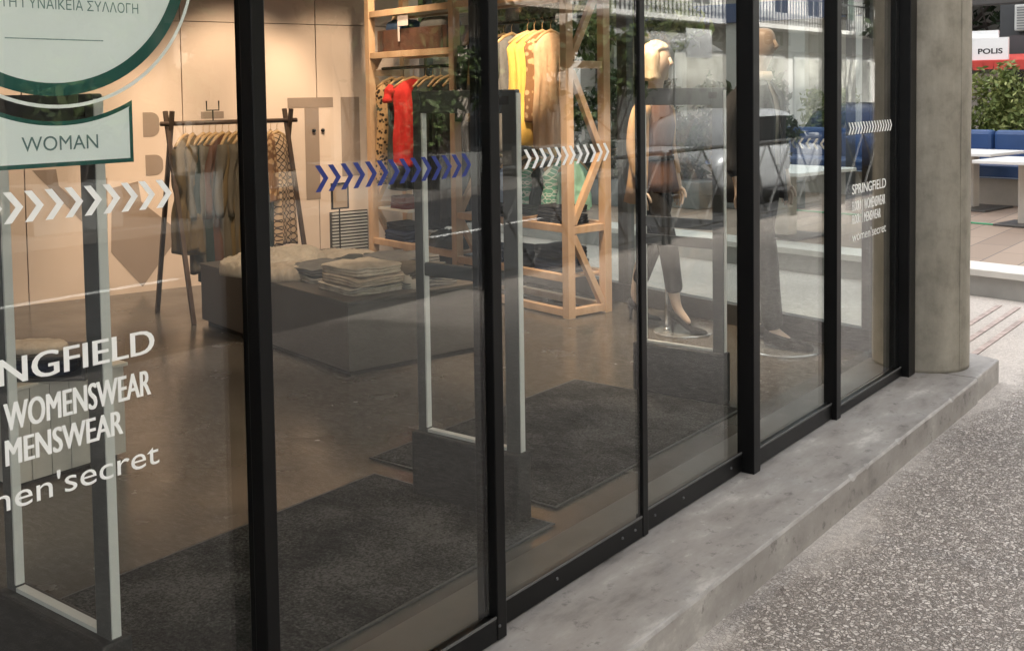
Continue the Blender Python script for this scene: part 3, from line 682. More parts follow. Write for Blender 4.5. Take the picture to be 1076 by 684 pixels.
rumple('shirt_heap', 'crumpled pale shirt heaped right of the bigger cream heap', 'clothes', W(FP, .66, 1.22, PH), .26, .22, .10, CREAM, 14, R(-30), G1)
rumple('shirt_heap', 'crumpled beige shirt at the left edge of the plinth, low heap', 'clothes', W(FP, .13, .98, PH), .16, .22, .10, BEIGE, 17, R(0), G1)
rumple('jeans_heap', 'grey jeans rolled up and tied, on the near right of the plinth', 'clothes', W(FP, .50, .20, PH), .12, .15, .11, STONE, 21, R(30), G1)
rumple('belt', 'patterned folded scarf lying near the right end of the plinth', 'scarf', W(FP, .88, .30, PH), .16, .08, .03, PEACH, 24, R(-13), G1)

# ---- sign holder on a pole behind the plinth
sh = thing('sign_holder', 'small black framed kraft price card on a thin floor pole', 'sign', (6.07, 6.42, 0))
FSH = frame((6.07, 6.42), -13)
mb = MB(); mb.tube([W(FSH, 0, .012, .012), W(FSH, 0, .012, .63)], .006, 8); mb.lathe((*W(FSH, 0, .012, 0)[:2], 0), [(.10, 0), (.10, .008), (.02, .012)], 24); mb.build('pole', BLACK, sh)
mb = MB(); a, b = .078, .105; c = .70
mb.fbox(FSH, -a, a, -.008, .008, c-b, c-b+.012); mb.fbox(FSH, -a, a, -.008, .008, c+b-.012, c+b); mb.fbox(FSH, -a, -a+.012, -.008, .008, c-b+.0121, c+b-.0121); mb.fbox(FSH, a-.012, a, -.008, .008, c-b+.0121, c+b-.0121)
mb.build('frame', BLACK, sh); MB().fbox(FSH, -a+.012, a-.012, -.003, .005, c-b+.012, c+b-.012).build('card', mat('kraft_card', (.38, .27, .18), .8), sh)

# ---- garments that hang
def hanger(parent, w_, drop=.0, m=HANGW, hook=.10):
    mb = MB()
    mb.tube([(-w_, 0, -.075), (-w_*.5, 0, -.022), (0, 0, .004), (w_*.5, 0, -.022), (w_, 0, -.075)], [.010, .013, .014, .013, .010], 6)
    mb.tube([(0, 0, -.012), (0, 0, .05), (.012, 0, .075), (.0, 0, .098), (-.016, 0, .088)], .0022, 5)
    return mb.build('hanger', m, parent, smooth=True, local=True)
def garment(label, loc, yaw, w_, length, m, seed, kind='dress', thick=.05, flare=1.15, sleeve=.0, group=None, hook_h=.098, name=None, fold=.35, cat=None, waist=None, hem=0):
    """cloth hanging from a rail: local X is across the shoulders, top of the hanger hook at loc"""
    rs = random.Random(seed); mb = MB(); N = 56; M_ = 30; rg = []
    p1, p2, p3 = (rs.uniform(0, 6.28) for _ in range(3)); k1, k2 = rs.choice((5, 6, 7)), rs.choice((9, 11, 13))
    top = -hook_h
    for i in range(M_+1):
        t = i/M_
        if t < .16:
            q = t/.16; wx = w_*(.20+.80*q**.8); z = -.012-.095*q**1.2; th = thick*(.45+.55*q)
        else:
            q = (t-.16)/.84; wx = w_*(1-.10*math.sin(math.pi*min(1, q*1.6)))*(1+(flare-1)*q); z = -.107-(length-.107)*q; th = thick*(1+.5*q)
            if waist: wx *= 1-waist*math.exp(-((q-.45)/.09)**2)
        ring = []
        fa = fold*min(1, max(0, (t-.06)*2.2))
        for k in range(N):
            a = 2*math.pi*k/N
            f = 1+fa*(.55*math.sin(k1*a+p1+.8*t+.5*math.sin(4*t+p3))+.38*math.sin(k2*a+p2-1.6*t)+.22*math.sin((k2+8)*a+p3+2.2*t)+.5*noise.noise(Vector((3*math.cos(a), 3*math.sin(a)+seed, t*5))))
            x = wx*math.cos(a)*(1+.08*fa*math.sin(k1*a+p3)); y = th*math.sin(a)*f+.02*fa*math.sin(3*t+p1)
            zz = z+(hem*math.cos(a) if t > .6 else 0)*(t-.6)/.4+.01*t*math.sin(2*a+p3)
            ring.append((x, y, zz+top))
        rg.append(ring)
    mb.rings(rg)
    if sleeve:
        for s in (-1, 1):
            r0 = thick*.95; pts = []; rr = []
            for q in np.linspace(0, 1, 9):
                pts.append((s*(w_*.93+.045*math.sin(q*1.8)), .012*math.sin(5*q+p1), top-.075-q*sleeve)); rr.append(r0*(.95-.3*q)+.006*math.sin(11*q+p2))
            mb.tube(pts, rr, 12)
    o = mb.build(name or kind, m, None, smooth=True); o.location = loc; o.rotation_euler = (0, 0, yaw)
    ROOT[o.name] = (tuple(loc), yaw)
    tag(o, label, cat or kind, group)
    h = hanger(o, w_*.9); h.location = (0, 0, -hook_h+.0); 
    return o

# ---- trestle rail with dresses and coats in front of the back wall
FB = frame((4.40, 6.37), -13)
ra = thing('clothes_rail', 'dark timber trestle rail with crossed legs before the beige wall', 'clothes rail', W(FB, .5, 0, 0))
bz = 1.325
MB().tube([W(FB, 0.0, 0, bz), W(FB, 1.02, 0, bz)], .016, 10).build('bar', DWOOD, ra, smooth=True)
for u in (.06, .95):
    for s in (-1, 1):
        mb = MB(); mb.bar(W(FB, u-.012*s, .285*s, 0), W(FB, u+.012*s, -.03*s, bz+.085), .03, .022); mb.build('leg', DWOOD, ra, bevel=.002)
mb = MB(); uc = .375
mb.tube([W(FB, uc, 0, bz+.016), W(FB, uc, 0, bz+.085)], .005, 6); mb.tube([W(FB, uc-.045, 0, bz+.15), W(FB, uc-.045, 0, bz+.085), W(FB, uc+.045, 0, bz+.085), W(FB, uc+.045, 0, bz+.15)], .005, 6)
mb.build('card_clip', BLACK, ra)
G2 = 'clothes on the trestle rail'
yawB = R(-13)
tb = bz+.016+.002
# dresses hang across the bar; turned a little so their fronts show
garment('olive ruffled dress with a gathered waist at the left end of the trestle rail', W(FB, .175, .0, tb), yawB+R(38), .16, .80, OLIVE, 3, 'dress', .06, 1.10, group=G2, waist=.28, fold=.5)
garment('olive gathered dress just behind the leftmost one on the trestle rail', W(FB, .225, .0, tb), yawB+R(50), .16, .78, OLIVE, 5, 'dress', .05, 1.05, group=G2, waist=.2, fold=.5)
for k, (du, m, L_, lab) in enumerate(((.30, TAUPE, .94, 'taupe long coat beside the olive dresses on the trestle rail'), (.345, DGREEN, 1.0, 'dark green long coat, longest on the trestle rail'), (.39, TAUPE, .92, 'taupe pleated coat under the card clip of the trestle rail'),
        (.44, BROWN, .93, 'brown coat just right of the card clip on the trestle rail'), (.49, TAUPE, .90, 'taupe coat in the middle of the trestle rail, partly behind the black mullion'), (.545, OLIVE, .92, 'olive coat hanging behind the black mullion on the trestle rail'),
        (.60, TAUPE, .90, 'taupe coat right of the olive coat behind the black mullion'))):
    garment(lab, W(FB, du, .0, tb), yawB+R(36+random.uniform(-9, 9)), .15, L_, m, 20+k, 'coat', .042, 1.02, group=G2, sleeve=.5, fold=.6)
garment('grey green plain dress right of the black mullion on the trestle rail', W(FB, .70, 0, tb), yawB+R(35), .12, .88, SLATE, 31, 'dress', .05, 1.05, group=G2, fold=.5)
garment('grey green dress close behind the plain one on the trestle rail', W(FB, .74, 0, tb), yawB+R(55), .14, .90, DGREEN, 33, 'dress', .05, 1.05, group=G2, fold=.5)
garment('tan and dark geometric print dress at the right end of the trestle rail', W(FB, .86, 0, tb), yawB+R(12), .115, .82, GEO, 35, 'dress', .05, 1.3, group=G2, fold=.3)
garment('spotted tan top behind the geometric print dress on the trestle rail', W(FB, .81, .0, tb), yawB+R(40), .13, .5, LEO2, 36, 'top', .05, 1.1, group=G2)
# ---- tall timber frame along the alley window
FK = frame((5.907, 4.098), -13)
rk = thing('clothes_rack', 'tall raw timber clothes frame with diagonal braces along the alley window', 'shelving', W(FK, .2, 1.2, 0))
KU, PWD, VS = .40, .062, (0.0, 1.235, 2.40)
HT = 2.75
def kbox(name, *a, m=WOOD): return MB().fbox(FK, *a).build(name, m, rk, bevel=.003)
for v in VS:
    for u in (0, KU-PWD): kbox('post', u, u+PWD, v, v+PWD, 0, HT)
    for z in (.012, .56, 1.655): kbox('cross_rail', PWD+.001, KU-PWD-.001, v+.008, v+PWD-.008, z, z+.05)
    for (za, zb) in ((.545, .065), (.625, 1.09), (1.64, 1.09), (1.72, 2.22)):
        mb = MB(); mb.bar(W(FK, PWD+.005, v+PWD/2, za), W(FK, KU-PWD-.005, v+PWD/2, zb), .04, .045); mb.build('brace', WOOD, rk, bevel=.002)
for i, (va, vb) in enumerate(zip(VS, VS[1:])):
    lv = (.012, .24, .57, 2.13) if i == 0 else (.012, .27, 1.795, 2.13)
    for z in lv:
        for u in (.006, KU-PWD+.006): kbox('long_rail', u, u+.048, va+PWD+.001, vb-.001, z, z+.05)
        if z > .1: kbox('shelf_board', .056, KU-PWD+.004, va+PWD+.002, vb-.002, z+.018, z+.036)
hb = MB()
hb.tube([W(FK, .20, VS[0]+PWD, 2.005), W(FK, .20, VS[1], 2.005)], .013, 10)
hb.build('hanging_bar', BLACK, rk, smooth=True)
MB().tube([W(FK, .13, VS[1]+PWD, 1.715), W(FK, .13, VS[2], 1.715)], .013, 10).build('hanging_bar', BLACK, rk, smooth=True)
MB().tube([W(FK, .27, VS[0]+PWD, 1.12), W(FK, .27, VS[1], 1.12)], .011, 10).build('hanging_bar', BLACK, rk, smooth=True)
MB().fbox(FK, .05, .32, 1.95, 2.39, .555, .575).build('shelf_board', mat('white_board', (.6, .57, .52), .5), rk, bevel=.002)
YK = R(-13); G3 = 'clothes hanging on the timber frame'
def kg(label, u, v, z, dyaw, *a, **k): return garment(label, W(FK, u, v, z+.0145), YK+R(dyaw), *a, group=G3, **k)
kg('leopard print dress hanging at the left end of the timber frame', .13, 2.27, 1.715, -20, .14, .86, LEO, 41, 'dress', .04, 1.05, fold=.3)
kg('dark olive dress between the leopard print dress and the red dress', .13, 2.12, 1.715, -12, .14, .90, SLATE, 42, 'dress', .04, 1.0, fold=.4)
kg('bright red dress on the timber frame', .12, 1.94, 1.715, -34, .175, .70, RED, 43, 'dress', .055, .95, fold=.32, sleeve=.12)
kg('dark green dress just right of the bright red dress', .14, 1.80, 1.715, 5, .14, .92, DGREEN, 44, 'dress', .045, 1.0, fold=.4)
kg('slate grey dress seen inside the middle gate frame on the timber frame', .13, 1.69, 1.715, -5, .15, 1.0, SLATE, 45, 'dress', .045, 1.05, fold=.4)
kg('black long dress beside the slate grey dress on the timber frame', .13, 1.58, 1.715, 8, .15, 1.16, BLK, 46, 'dress', .05, 1.05, fold=.5)
kg('black dress by the middle post of the timber frame', .13, 1.48, 1.715, -8, .15, 1.13, BLK, 47, 'dress', .05, 1.1, fold=.5)
kg('charcoal dress nearest the middle post in the left bay of the timber frame', .13, 1.38, 1.715, 0, .14, 1.08, CHAR, 48, 'dress', .045, 1.1, fold=.5)
kg('bright yellow dress, left one of the yellow pair on the timber frame', .18, .60, 2.005, -30, .15, .74, YEL, 51, 'dress', .06, 1.05, fold=.4, hem=-.04)
kg('pale yellow dress, right one of the yellow pair on the timber frame', .18, .525, 2.005, -24, .15, .82, YEL, 52, 'dress', .055, 1.02, fold=.4, hem=-.05)
kg('peach blouse right of the yellow dresses on the timber frame', .18, .44, 2.005, -20, .14, .62, LEO2, 53, 'top', .05, 1.0, fold=.4)
kg('peach long dress right of the peach blouse on the timber frame', .20, .375, 2.005, -10, .14, .80, PEACH, 54, 'dress', .05, 1.0, fold=.4)
for k, (v, m, L_, lb) in enumerate(((1.16, CHAR, .86, 'charcoal coat behind the black mullion, first past the middle post of the timber frame'), (1.07, OLIVE, .84, 'olive jacket second past the middle post on the timber frame'), (.98, CHAR, .82, 'charcoal jacket third past the middle post on the timber frame'), (.89, BLK, .86, 'black jacket left of the dark grey one by the yellow dresses'), (.80, GREYF, .84, 'dark grey jacket just left of the yellow dresses'))):
    kg(lb, .20, v, 2.005, random.uniform(-14, 14), .17, L_, m, 60+k, 'jacket', .045, 1.0, sleeve=.55, fold=.4)
for k, (v, m, L_, lb) in enumerate(((1.05, BLK, .42, 'black top at the left of the lower rail on the timber frame'), (.86, LBLUE, .34, 'light blue top on the lower rail beneath the yellow dresses'), (.74, TAUPE, .36, 'taupe top on the lower rail beneath the yellow dresses'), (.60, STRIPE, .34, 'mint striped top on the lower rail, left of two'), (.48, DGREEN, .36, 'dark green top between the two mint striped tops'), (.36, STRIPE, .34, 'mint striped top on the lower rail, right of two'), (.24, MINT, .34, 'plain mint top on the lower rail by the corner post'))):
    kg(lb, .27, v, 1.12, random.uniform(-25, 5), .15, L_, m, 70+k, 'top', .05, 1.05, fold=.4)
G4 = 'folded clothes on the timber frame shelves'
def ks(label, u, v, z, lu, lv, h, m, seed, **k): return folded('folded_clothes', label, 'clothes', FK, u, v, z, lu, lv, h, m, seed, G4, amp=.016, **k)
S0, S1, S2 = .277, .607, .307
ks('black folded jumper at the right of the upper shelf in the right bay', .19, .26, S1, .26, .30, .07, BLK, 81); ks('black folded jumper stacked on top at the right of the upper shelf', .19, .27, S1+.072, .25, .28, .06, CHAR, 82)
ks('pale folded blouse in the middle of the upper shelf in the right bay', .18, .58, S1, .25, .28, .04, PEACH, 83); ks('dark green folded top on the pale blouse on the upper shelf', .19, .58, S1+.041, .24, .26, .06, DGREEN, 84)
ks('black folded top at the left of the upper shelf in the right bay', .19, .93, S1, .25, .28, .10, BLK, 85)
ks('dark jeans folded at the right of the lower shelf in the right bay', .19, .28, S0, .27, .32, .09, NAVY, 86); ks('charcoal trousers on the dark jeans of the lower shelf', .19, .29, S0+.092, .26, .30, .08, CHAR, 87)
ks('black folded jeans in the middle of the lower shelf in the right bay', .19, .63, S0, .26, .3, .13, BLK, 88); ks('dark folded jeans at the left of the lower shelf in the right bay', .19, .98, S0, .26, .3, .11, NAVY, 89)
ks('navy folded jumper on the left bay shelf under the white board', .17, 2.14, S2, .27, .34, .10, NAVY, 90); ks('black folded jumper on top of the navy one in the left bay', .17, 2.14, S2+.102, .25, .30, .05, BLK, 91)
rumple('rolled_top', 'beige rolled top between the navy jumper and the dark heap', 'clothes', W(FK, .16, 1.80, S2), .09, .11, .15, BEIGE, 92, R(-13), G4, amp=.3)
rumple('clothes_heap', 'dark grey heap of clothes on the left bay shelf by the middle post', 'clothes', W(FK, .17, 1.56, S2), .13, .19, .17, SLATE, 93, R(-13), G4, amp=.5)
ks('maroon folded top lying on the small white board', .17, 2.12, .576, .22, .24, .05, MAROON, 94); ks('dark red folded top stacked on the maroon one', .17, 2.13, .628, .21, .22, .045, MAROON, 95)
# brown crate on the top shelf of the left bay
bk = thing('storage_crate', 'brown leather look storage crate on the top shelf of the timber frame', 'crate', W(FK, .17, 1.86, 1.832))
mb = MB(); z0, z1 = 1.832, 2.02
mb.fbox(FK, .045, .06, 1.38, 2.34, z0, z1); mb.fbox(FK, .30, .315, 1.38, 2.34, z0, z1); mb.fbox(FK, .0605, .2995, 1.38, 1.395, z0, z1); mb.fbox(FK, .0605, .2995, 2.325, 2.34, z0, z1); mb.fbox(FK, .0605, .2995, 1.396, 2.324, z0, z0+.01)
mb.build('sides', mat('crate_leather', (.085, .035, .022), .5, var=.3, scale=9), bk, bevel=.004)
mb = MB()
for v in (1.45, 2.27): mb.fbox(FK, .036, .0445, v-.02, v+.02, z0+.002, z1-.004)
mb.build('strap', mat('strap_leather', (.04, .018, .012), .5), bk)
tg = thing('price_tag', 'pale paper price ticket hanging in front of the brown crate', 'tag', W(FK, .03, 1.98, 1.93))
MB().fbox(FK, .026, .029, 1.985, 2.01, 1.92, 2.128).build('tail', mat('paper_pink', (.62, .52, .48), .7), tg); MB().fbox(FK, .0235, .0255, 1.86, 2.0, 2.04, 2.126).build('card', MATS['paper_pink'], tg)
ks('grey blue folded jeans inside the brown crate, left', .18, 2.15, 1.843, .2, .28, .25, DENIM, 96); ks('grey folded jeans inside the brown crate, right', .18, 1.65, 1.843, .2, .34, .24, GREYF, 97)

# ---- mannequins
def loft(sections, n=36, gap=None):
    """rings of an ellipse (cx, cy, z, rx, ry); gap = (a0, a1) leaves the front open"""
    rg = []
    for cx, cy, z, rx, ry in sections:
        if gap: aa = [gap[1]+(2*math.pi-(gap[1]-gap[0]))*k/(n-1) for k in range(n)]
        else: aa = [2*math.pi*k/n for k in range(n)]
        rg.append([(cx+rx*math.cos(a), cy+ry*math.sin(a), z) for a in aa])
    return rg
def hand_chain(J, Ed, wrist, palm, side_):
    """adds a palm with five fingers, hanging down, to a skeleton"""
    n0 = len(J); J.append((*palm, .022, .014)); Ed.append((wrist, n0))
    x, y, z = palm
    for k, (dy, L_) in enumerate(((-.028, .062), (-.010, .072), (.009, .068), (.026, .052))):
        a = len(J); J.append((x+side_*.001, y+dy, z-.035, .0085)); J.append((x-side_*.006, y+dy*1.08, z-.035-L_*.55, .0078)); J.append((x-side_*.016, y+dy*1.05, z-.035-L_, .0062)); Ed += [(n0, a), (a, a+1), (a+1, a+2)]
    a = len(J); J.append((x-side_*.004, y-.034, z+.004, .010)); J.append((x-side_*.008, y-.052, z-.028, .0088)); J.append((x-side_*.014, y-.056, z-.052, .0072)); Ed += [(n0, a), (a, a+1), (a+1, a+2)]
def shoe(root, name, heel, toe, m, hgt, w_, lift):
    hx, hy = heel; tx, ty = toe; d = Vector((tx-hx, ty-hy, 0)); L_ = d.length; d.normalize(); s = Vector((-d.y, d.x, 0)); rg = []
    for q, wd_, zb, zt in ((0, .42, lift, lift+hgt*.85), (.06, .75, lift*.98, lift+hgt), (.25, .86, lift*.72, lift*.7+hgt*.92), (.45, .82, lift*.28, lift*.3+hgt*.75), (.62, 1.0, .004, hgt*.62), (.8, .98, .002, hgt*.5), (.93, .66, .003, hgt*.38), (1.0, .2, .008, hgt*.22)):
        c = Vector((hx, hy, 0))+d*L_*q; r_ = []
        for k in range(16):
            a = 2*math.pi*k/16; r_.append(c+s*(w_/2*wd_*math.copysign(abs(math.cos(a))**.7, math.cos(a)))+Vector((0, 0, (zb+zt)/2+(zt-zb)/2*math.copysign(abs(math.sin(a))**.7, math.sin(a)))))
        rg.append(r_)
    mb = MB(); mb.rings(rg)
    o = mb.build(name, m, root, smooth=True, local=True)
    if lift > .03:
        c = Vector((hx, hy, 0))+d*.012; hb_ = MB(); hb_.tube([c+Vector((0, 0, lift+.01)), c+Vector((0, 0, lift*.5)), c+Vector((0, 0, .001))], [.022, .011, .008], 10); h = hb_.build('heel', m, o, smooth=True, local=True)
    return o
PLATE = mat('plate_glass_steel', (.42, .43, .43), .18, metal=.7)
def mannequin(label, loc, rz, H, female, plate, rod):
    k = H/1.80; t = thing('mannequin', label, 'mannequin', loc, R(rz), group='mannequins inside the corner window')
    sw = .165 if female else .195; hw = .092
    if female:
        kneeR, kneeL, ankR, ankL = (-.10, -.13, .53), (.105, .09, .52), (-.095, -.185, .155), (.095, .235, .155)
        heelR, toeR, heelL, toeL, lift = (-.10, -.145), (-.04, -.365), (.09, .275), (.14, .06), .085
    else:
        kneeR, kneeL, ankR, ankL = (-.10, -.10, .50), (.11, .07, .50), (-.085, -.13, .095), (.10, .155, .095)
        heelR, toeR, heelL, toeL, lift = (-.095, -.085), (-.04, -.365), (.10, .20), (.14, -.085), .012
    J = [(0, .02, .97, .125, .09), (0, .025, 1.10, .105 if female else .125, .08), (0, .015, 1.27, .125 if female else .15, .095), (0, .02, 1.41, .10, .075), (0, .018, 1.48, .05, .05), (0, .005, 1.555, .046, .048),
         (0, -.01, 1.63, .070, .085), (0, -.008, 1.70, .078, .095), (0, 0, 1.765, .055, .07)]
    Ed = [(0, 1), (1, 2), (2, 3), (3, 4), (4, 5), (5, 6), (6, 7), (7, 8)]
    for s, kn, an, toe in ((-1, kneeR, ankR, toeR), (1, kneeL, ankL, toeL)):
        a = len(J); J += [(s*hw, .02, .90, .085, .085), (*kn, .052, .055), ((kn[0]+an[0])/2, (kn[1]+an[1])/2+.02, (kn[2]+an[2])/2+.03, .048, .052), (*an, .030, .034), (an[0]+(toe[0]-an[0])*.42, an[1]+(toe[1]-an[1])*.42, .055 if female else .04, .022, .018)]
        Ed += [(0, a), (a, a+1), (a+1, a+2), (a+2, a+3), (a+3, a+4)]
        b = len(J); J += [(s*sw*.88, .02, 1.395, .040, .040), (s*(sw+.040), .045, 1.14, .034, .034), (s*(sw+.055), -.02 if s > 0 else -.01, .915, .025, .028)]
        Ed += [(3, b), (b, b+1), (b+1, b+2)]
        hand_chain(J, Ed, b+2, (s*(sw+.056), -.03 if s > 0 else -.02, .855), s)
    J = [tuple(q*k for q in j) for j in J]
    J = [(*j[:3], j[3], j[4] if len(j) > 4 else j[3]) for j in J]
    skin('body', J, Ed, SKIN, t)
    # face: nose, ears as soft forms on one small mesh
    mb = MB(); mb.tube([(0, -.088*k, 1.69*k), (0, -.108*k, 1.655*k), (0, -.092*k, 1.64*k)], [.008, .013, .008], 8)
    mb.build('nose', SKIN, t, smooth=True, local=True)
    for s in (-1, 1):
        mb = MB(); mb.lathe((0, 0, 0), [(.0, -.03), (.012, -.024), (.016, 0), (.014, .02), (0, .03)], 10); e = mb.build('ear', SKIN, t, smooth=True, local=True); e.location = (s*.078*k, .008, 1.665*k)
    # trousers: two legs and a seat in one cloth
    TR = BLK if female else CHAR
    hem = .235 if female else .085
    Jt = [(0, .02, .955, .128, .104), (0, .022, 1.03, .112, .09), (0, .022, 1.075, .105, .085)]; Et = [(0, 1), (1, 2)]
    for s, kn, an in ((-1, kneeR, ankR), (1, kneeL, ankL)):
        a = len(Jt); q = (hem-an[2])/(kn[2]-an[2]); hx = tuple(an[i]+(kn[i]-an[i])*q for i in range(3))
        Jt += [(s*hw*1.02, .02, .88, .098, .102), (s*hw*.4+kn[0]*.6, .02*.4+kn[1]*.6, .69, .082, .085), (*kn, .066, .07), ((kn[0]+hx[0])/2, (kn[1]+hx[1])/2, (kn[2]+hx[2])/2, .06, .063), (*hx, .056 if female else .062, .06 if female else .066)]
        Et += [(0, a), (a, a+1), (a+1, a+2), (a+2, a+3), (a+3, a+4)]
    skin('trousers', [tuple(q*k for q in j) for j in Jt], Et, TR, t)
    S = lambda sec: [tuple(q*k for q in s_) for s_ in sec]
    if female:
        mb = MB(); mb.rings(loft(S([(0, .02, .86, .172, .150), (0, .02, .93, .160, .135), (0, .02, 1.02, .146, .116), (0, .02, 1.12, .125, .10), (0, .012, 1.27, .145, .118), (0, .015, 1.37, .135, .10), (0, .02, 1.43, .10, .075), (0, .018, 1.475, .06, .058)])), cap0=False, cap1=False)
        mb.build('top', BROWN, t, smooth=True, local=True, solid=.004)
        g = (math.radians(-90-66), math.radians(-90+58))
        mb = MB(); rg = loft(S([(0, .03, .80, .215, .175), (0, .03, .92, .195, .158), (0, .028, 1.04, .175, .140), (0, .025, 1.15, .158, .125), (0, .02, 1.28, .170, .132), (0, .02, 1.37, .172, .115), (0, .022, 1.435, .135, .09), (0, .024, 1.475, .078, .072)]), 48, g)
        rg = [[tuple(drape(p, .012*min(1, max(0, (1.3-p[2])*2.5)), 7, 3)) for p in r_] for r_ in rg]
        mb.rings(rg, closed=False); ct_ = mb.build('coat', CAMEL, t, smooth=True, local=True, solid=.008)
        arms, SM = (.062, .052, .046), CAMEL
        mb = MB(); mb.rings(loft(S([(0, .02, 1.055, .147, .117), (0, .02, 1.085, .142, .113)])), cap0=False, cap1=False); mb.build('belt', BLK, t, smooth=True, local=True, solid=.008)
        # bobbed hair
        mb = MB(); rg = []
        for i in range(15):
            q = i/14; z = 1.805-.255*q; r_ = .098*min(1, math.sin(min(1, q*2.2)*math.pi/2)**.6+.02); r_ *= 1+.05*math.sin(q*5)
            gp = 0 if q < .22 else 1
            rg.append([(r_*.98*math.cos(a)*(1.0), .006+r_*1.18*math.sin(a)+(0.055*gp*max(0, -math.sin(a))**2), z+.008*math.sin(a*9+i)) for a in [2*math.pi*m_/40 for m_ in range(40)]])
        mb.rings([[tuple(q*k for q in p) for p in r_] for r_ in rg]); mb.build('hair', HAIR, t, smooth=True, local=True, sub=1)
        mb = MB()
    else:
        g = (math.radians(-90-10), math.radians(-90+10))
        mb = MB(); mb.rings(loft(S([(0, .02, 1.0, .15, .115), (0, .02, 1.15, .15, .112), (0, .015, 1.3, .165, .122), (0, .02, 1.41, .13, .088), (0, .018, 1.50, .062, .06)])), cap0=False, cap1=False); mb.build('shirt', STONE, t, smooth=True, local=True, solid=.004)
        mb = MB(); rg = loft(S([(0, .025, .80, .205, .16), (0, .025, .92, .198, .152), (0, .025, 1.08, .185, .138), (0, .02, 1.28, .198, .142), (0, .02, 1.375, .198, .122), (0, .022, 1.435, .16, .095), (0, .024, 1.475, .085, .075)]), 48, g)
        rg = [[tuple(drape(p, .010*min(1, max(0, (1.3-p[2])*2.5)), 7, 8)) for p in r_] for r_ in rg]
        mb.rings(rg, closed=False); mb.build('jacket', CHAR, t, smooth=True, local=True, solid=.009)
        arms, SM = (.072, .060, .052), CHAR
        mb = MB(); mb.rings(loft(S([(0, .015, 1.465, .075, .07), (0, .012, 1.49, .085, .082), (0, .01, 1.52, .072, .07)])), cap0=False, cap1=False); mb.build('scarf', CREAM, t, smooth=True, local=True, solid=.014)
    for s in (-1, 1):
        Js = [(s*sw*.55, .02, 1.395, arms[0]*.85, arms[0]*.85), (s*(sw-.01), .022, 1.375, arms[0]*1.06, arms[0]*1.06), (s*(sw+.025), .035, 1.27, arms[0]*.98, arms[0]*.98), (s*(sw+.045), .045, 1.14, arms[1], arms[1]), (s*(sw+.056), -.005, .935, arms[2], arms[2])]
        skin('sleeve', [tuple(q*k for q in j) for j in Js], [(0, 1), (1, 2), (2, 3), (3, 4)], SM, t)
    shoe(t, 'shoe', heelR, toeR, BLK, .062 if female else .095, .082 if female else .105, lift)
    shoe(t, 'shoe', heelL, toeL, BLK, .062 if female else .095, .082 if female else .105, lift)
    px, py, pr = plate
    if female or True:
        mb = MB(); mb.lathe((px, py, -.0), [(pr, .001), (pr, .009), (pr-.006, .012)], 64); b_ = mb.build('base_plate', PLATE, t, local=True)
        mb = MB(); mb.tube([(rod[0], rod[1], .012), (rod[0], rod[1], rod[2])], .008, 10); mb.lathe((rod[0], rod[1], .012), [(.02, 0), (.02, .02), (.012, .028)], 16); mb.build('support_rod', STEEL, t, smooth=True, local=True)
    return t
fm = mannequin('blonde mannequin in an open camel coat, brown top, black trousers and black heels', (6.0, 3.475, .0), 0, 1.80, True, (-.01, -.18, .185), (-.10, -.115, .34))
mm = mannequin('bald mannequin in a dark jacket, pale scarf and charcoal trousers', (5.975, 2.77, .0), -6, 1.885, False, (-.06, -.19, .205), (-.12, -.02, .30))
for t_ in (fm, mm):
    for c_ in kids(t_):
        if c_.name.split('.')[0] not in ('base_plate', 'support_rod'): c_.location.z += .0125
# ================================================================== OUTSIDE: terrace beyond the alley
TZ = .086
FTR = frame((8.86, 2.2), -11)                          # u away from the shop, v along the terrace edge
PLK = plank_mat(); STONEW = mat('white_stone', (.62, .59, .54), .6, var=.08, scale=4); RISER = mat('terrace_riser', (.26, .25, .23), .8, col2=(.36, .345, .32), scale=3)
BLUEL = mat('blue_leather', (.028, .072, .19), .45, var=.12, scale=4, bmp=.05, bscale=30)
TABLEW = mat('table_white', (.72, .71, .69), .4); POSTB = mat('post_beige', (.42, .38, .33), .5, var=.06, scale=8)
MB().fbox(FTR, .03, 9.0, -1.3, 12.4, GZ-.02, TZ-.055).build('terrace_base', RISER)['kind'] = 'structure'
MB().fbox(FTR, .0, .38, -1.3, 12.4, TZ-.054, TZ).build('terrace_edging', STONEW, bevel=.006)['kind'] = 'structure'
MB().fbox(FTR, .385, 9.0, -1.3, 12.4, TZ-.054, TZ-.002).build('terrace', PLK)['kind'] = 'structure'
mb = MB(); mb.tube([W(FTR, 2.62+.10*math.sin(v*1.3)+.02*v, v, TZ+.006) for v in np.linspace(-1.2, 9, 60)], .011, 8)
tag(mb.build('cable', mat('green_rubber', (.05, .28, .13), .5), smooth=True), 'green cable lying across the planks of the terrace', 'cable')
def sofa(label, u, v0, v1):
    t = thing('bench_sofa', label, 'sofa', W(FTR, u, (v0+v1)/2, TZ), group='blue bench sofas on the terrace')
    MB().fbox(FTR, u+.12, u+.72, v0+.02, v1-.02, TZ, .40).build('plinth', POSTB, t)
    n = max(1, round((v1-v0)/.9)); st = (v1-v0)/n
    for k in range(n):
        a, b = v0+k*st, v0+(k+1)*st
        MB().fbox(FTR, u, u+.60, a+.008, b-.008, .405, .565).build('seat', BLUEL, t, bevel=.03)
        mb = MB(); 
        mb.rings([[W(FTR, u+.62+.09*math.cos(q)+.05*h, a+.008, .57+.40*h+.0*q) for q in np.linspace(0, 2*math.pi, 4, endpoint=False)] for h in (0, 1)]) if False else None
        mb.fbox(FTR, u+.60, u+.78, a+.008, b-.008, .50, .955); mb.build('backrest', BLUEL, t, bevel=.05)
    mb = MB(); mb.tube([W(FTR, u-.004, v0+.02, .42), W(FTR, u-.004, v1-.02, .42)], .007, 6); mb.build('piping', mat('piping_light', (.35, .42, .55), .5), t)
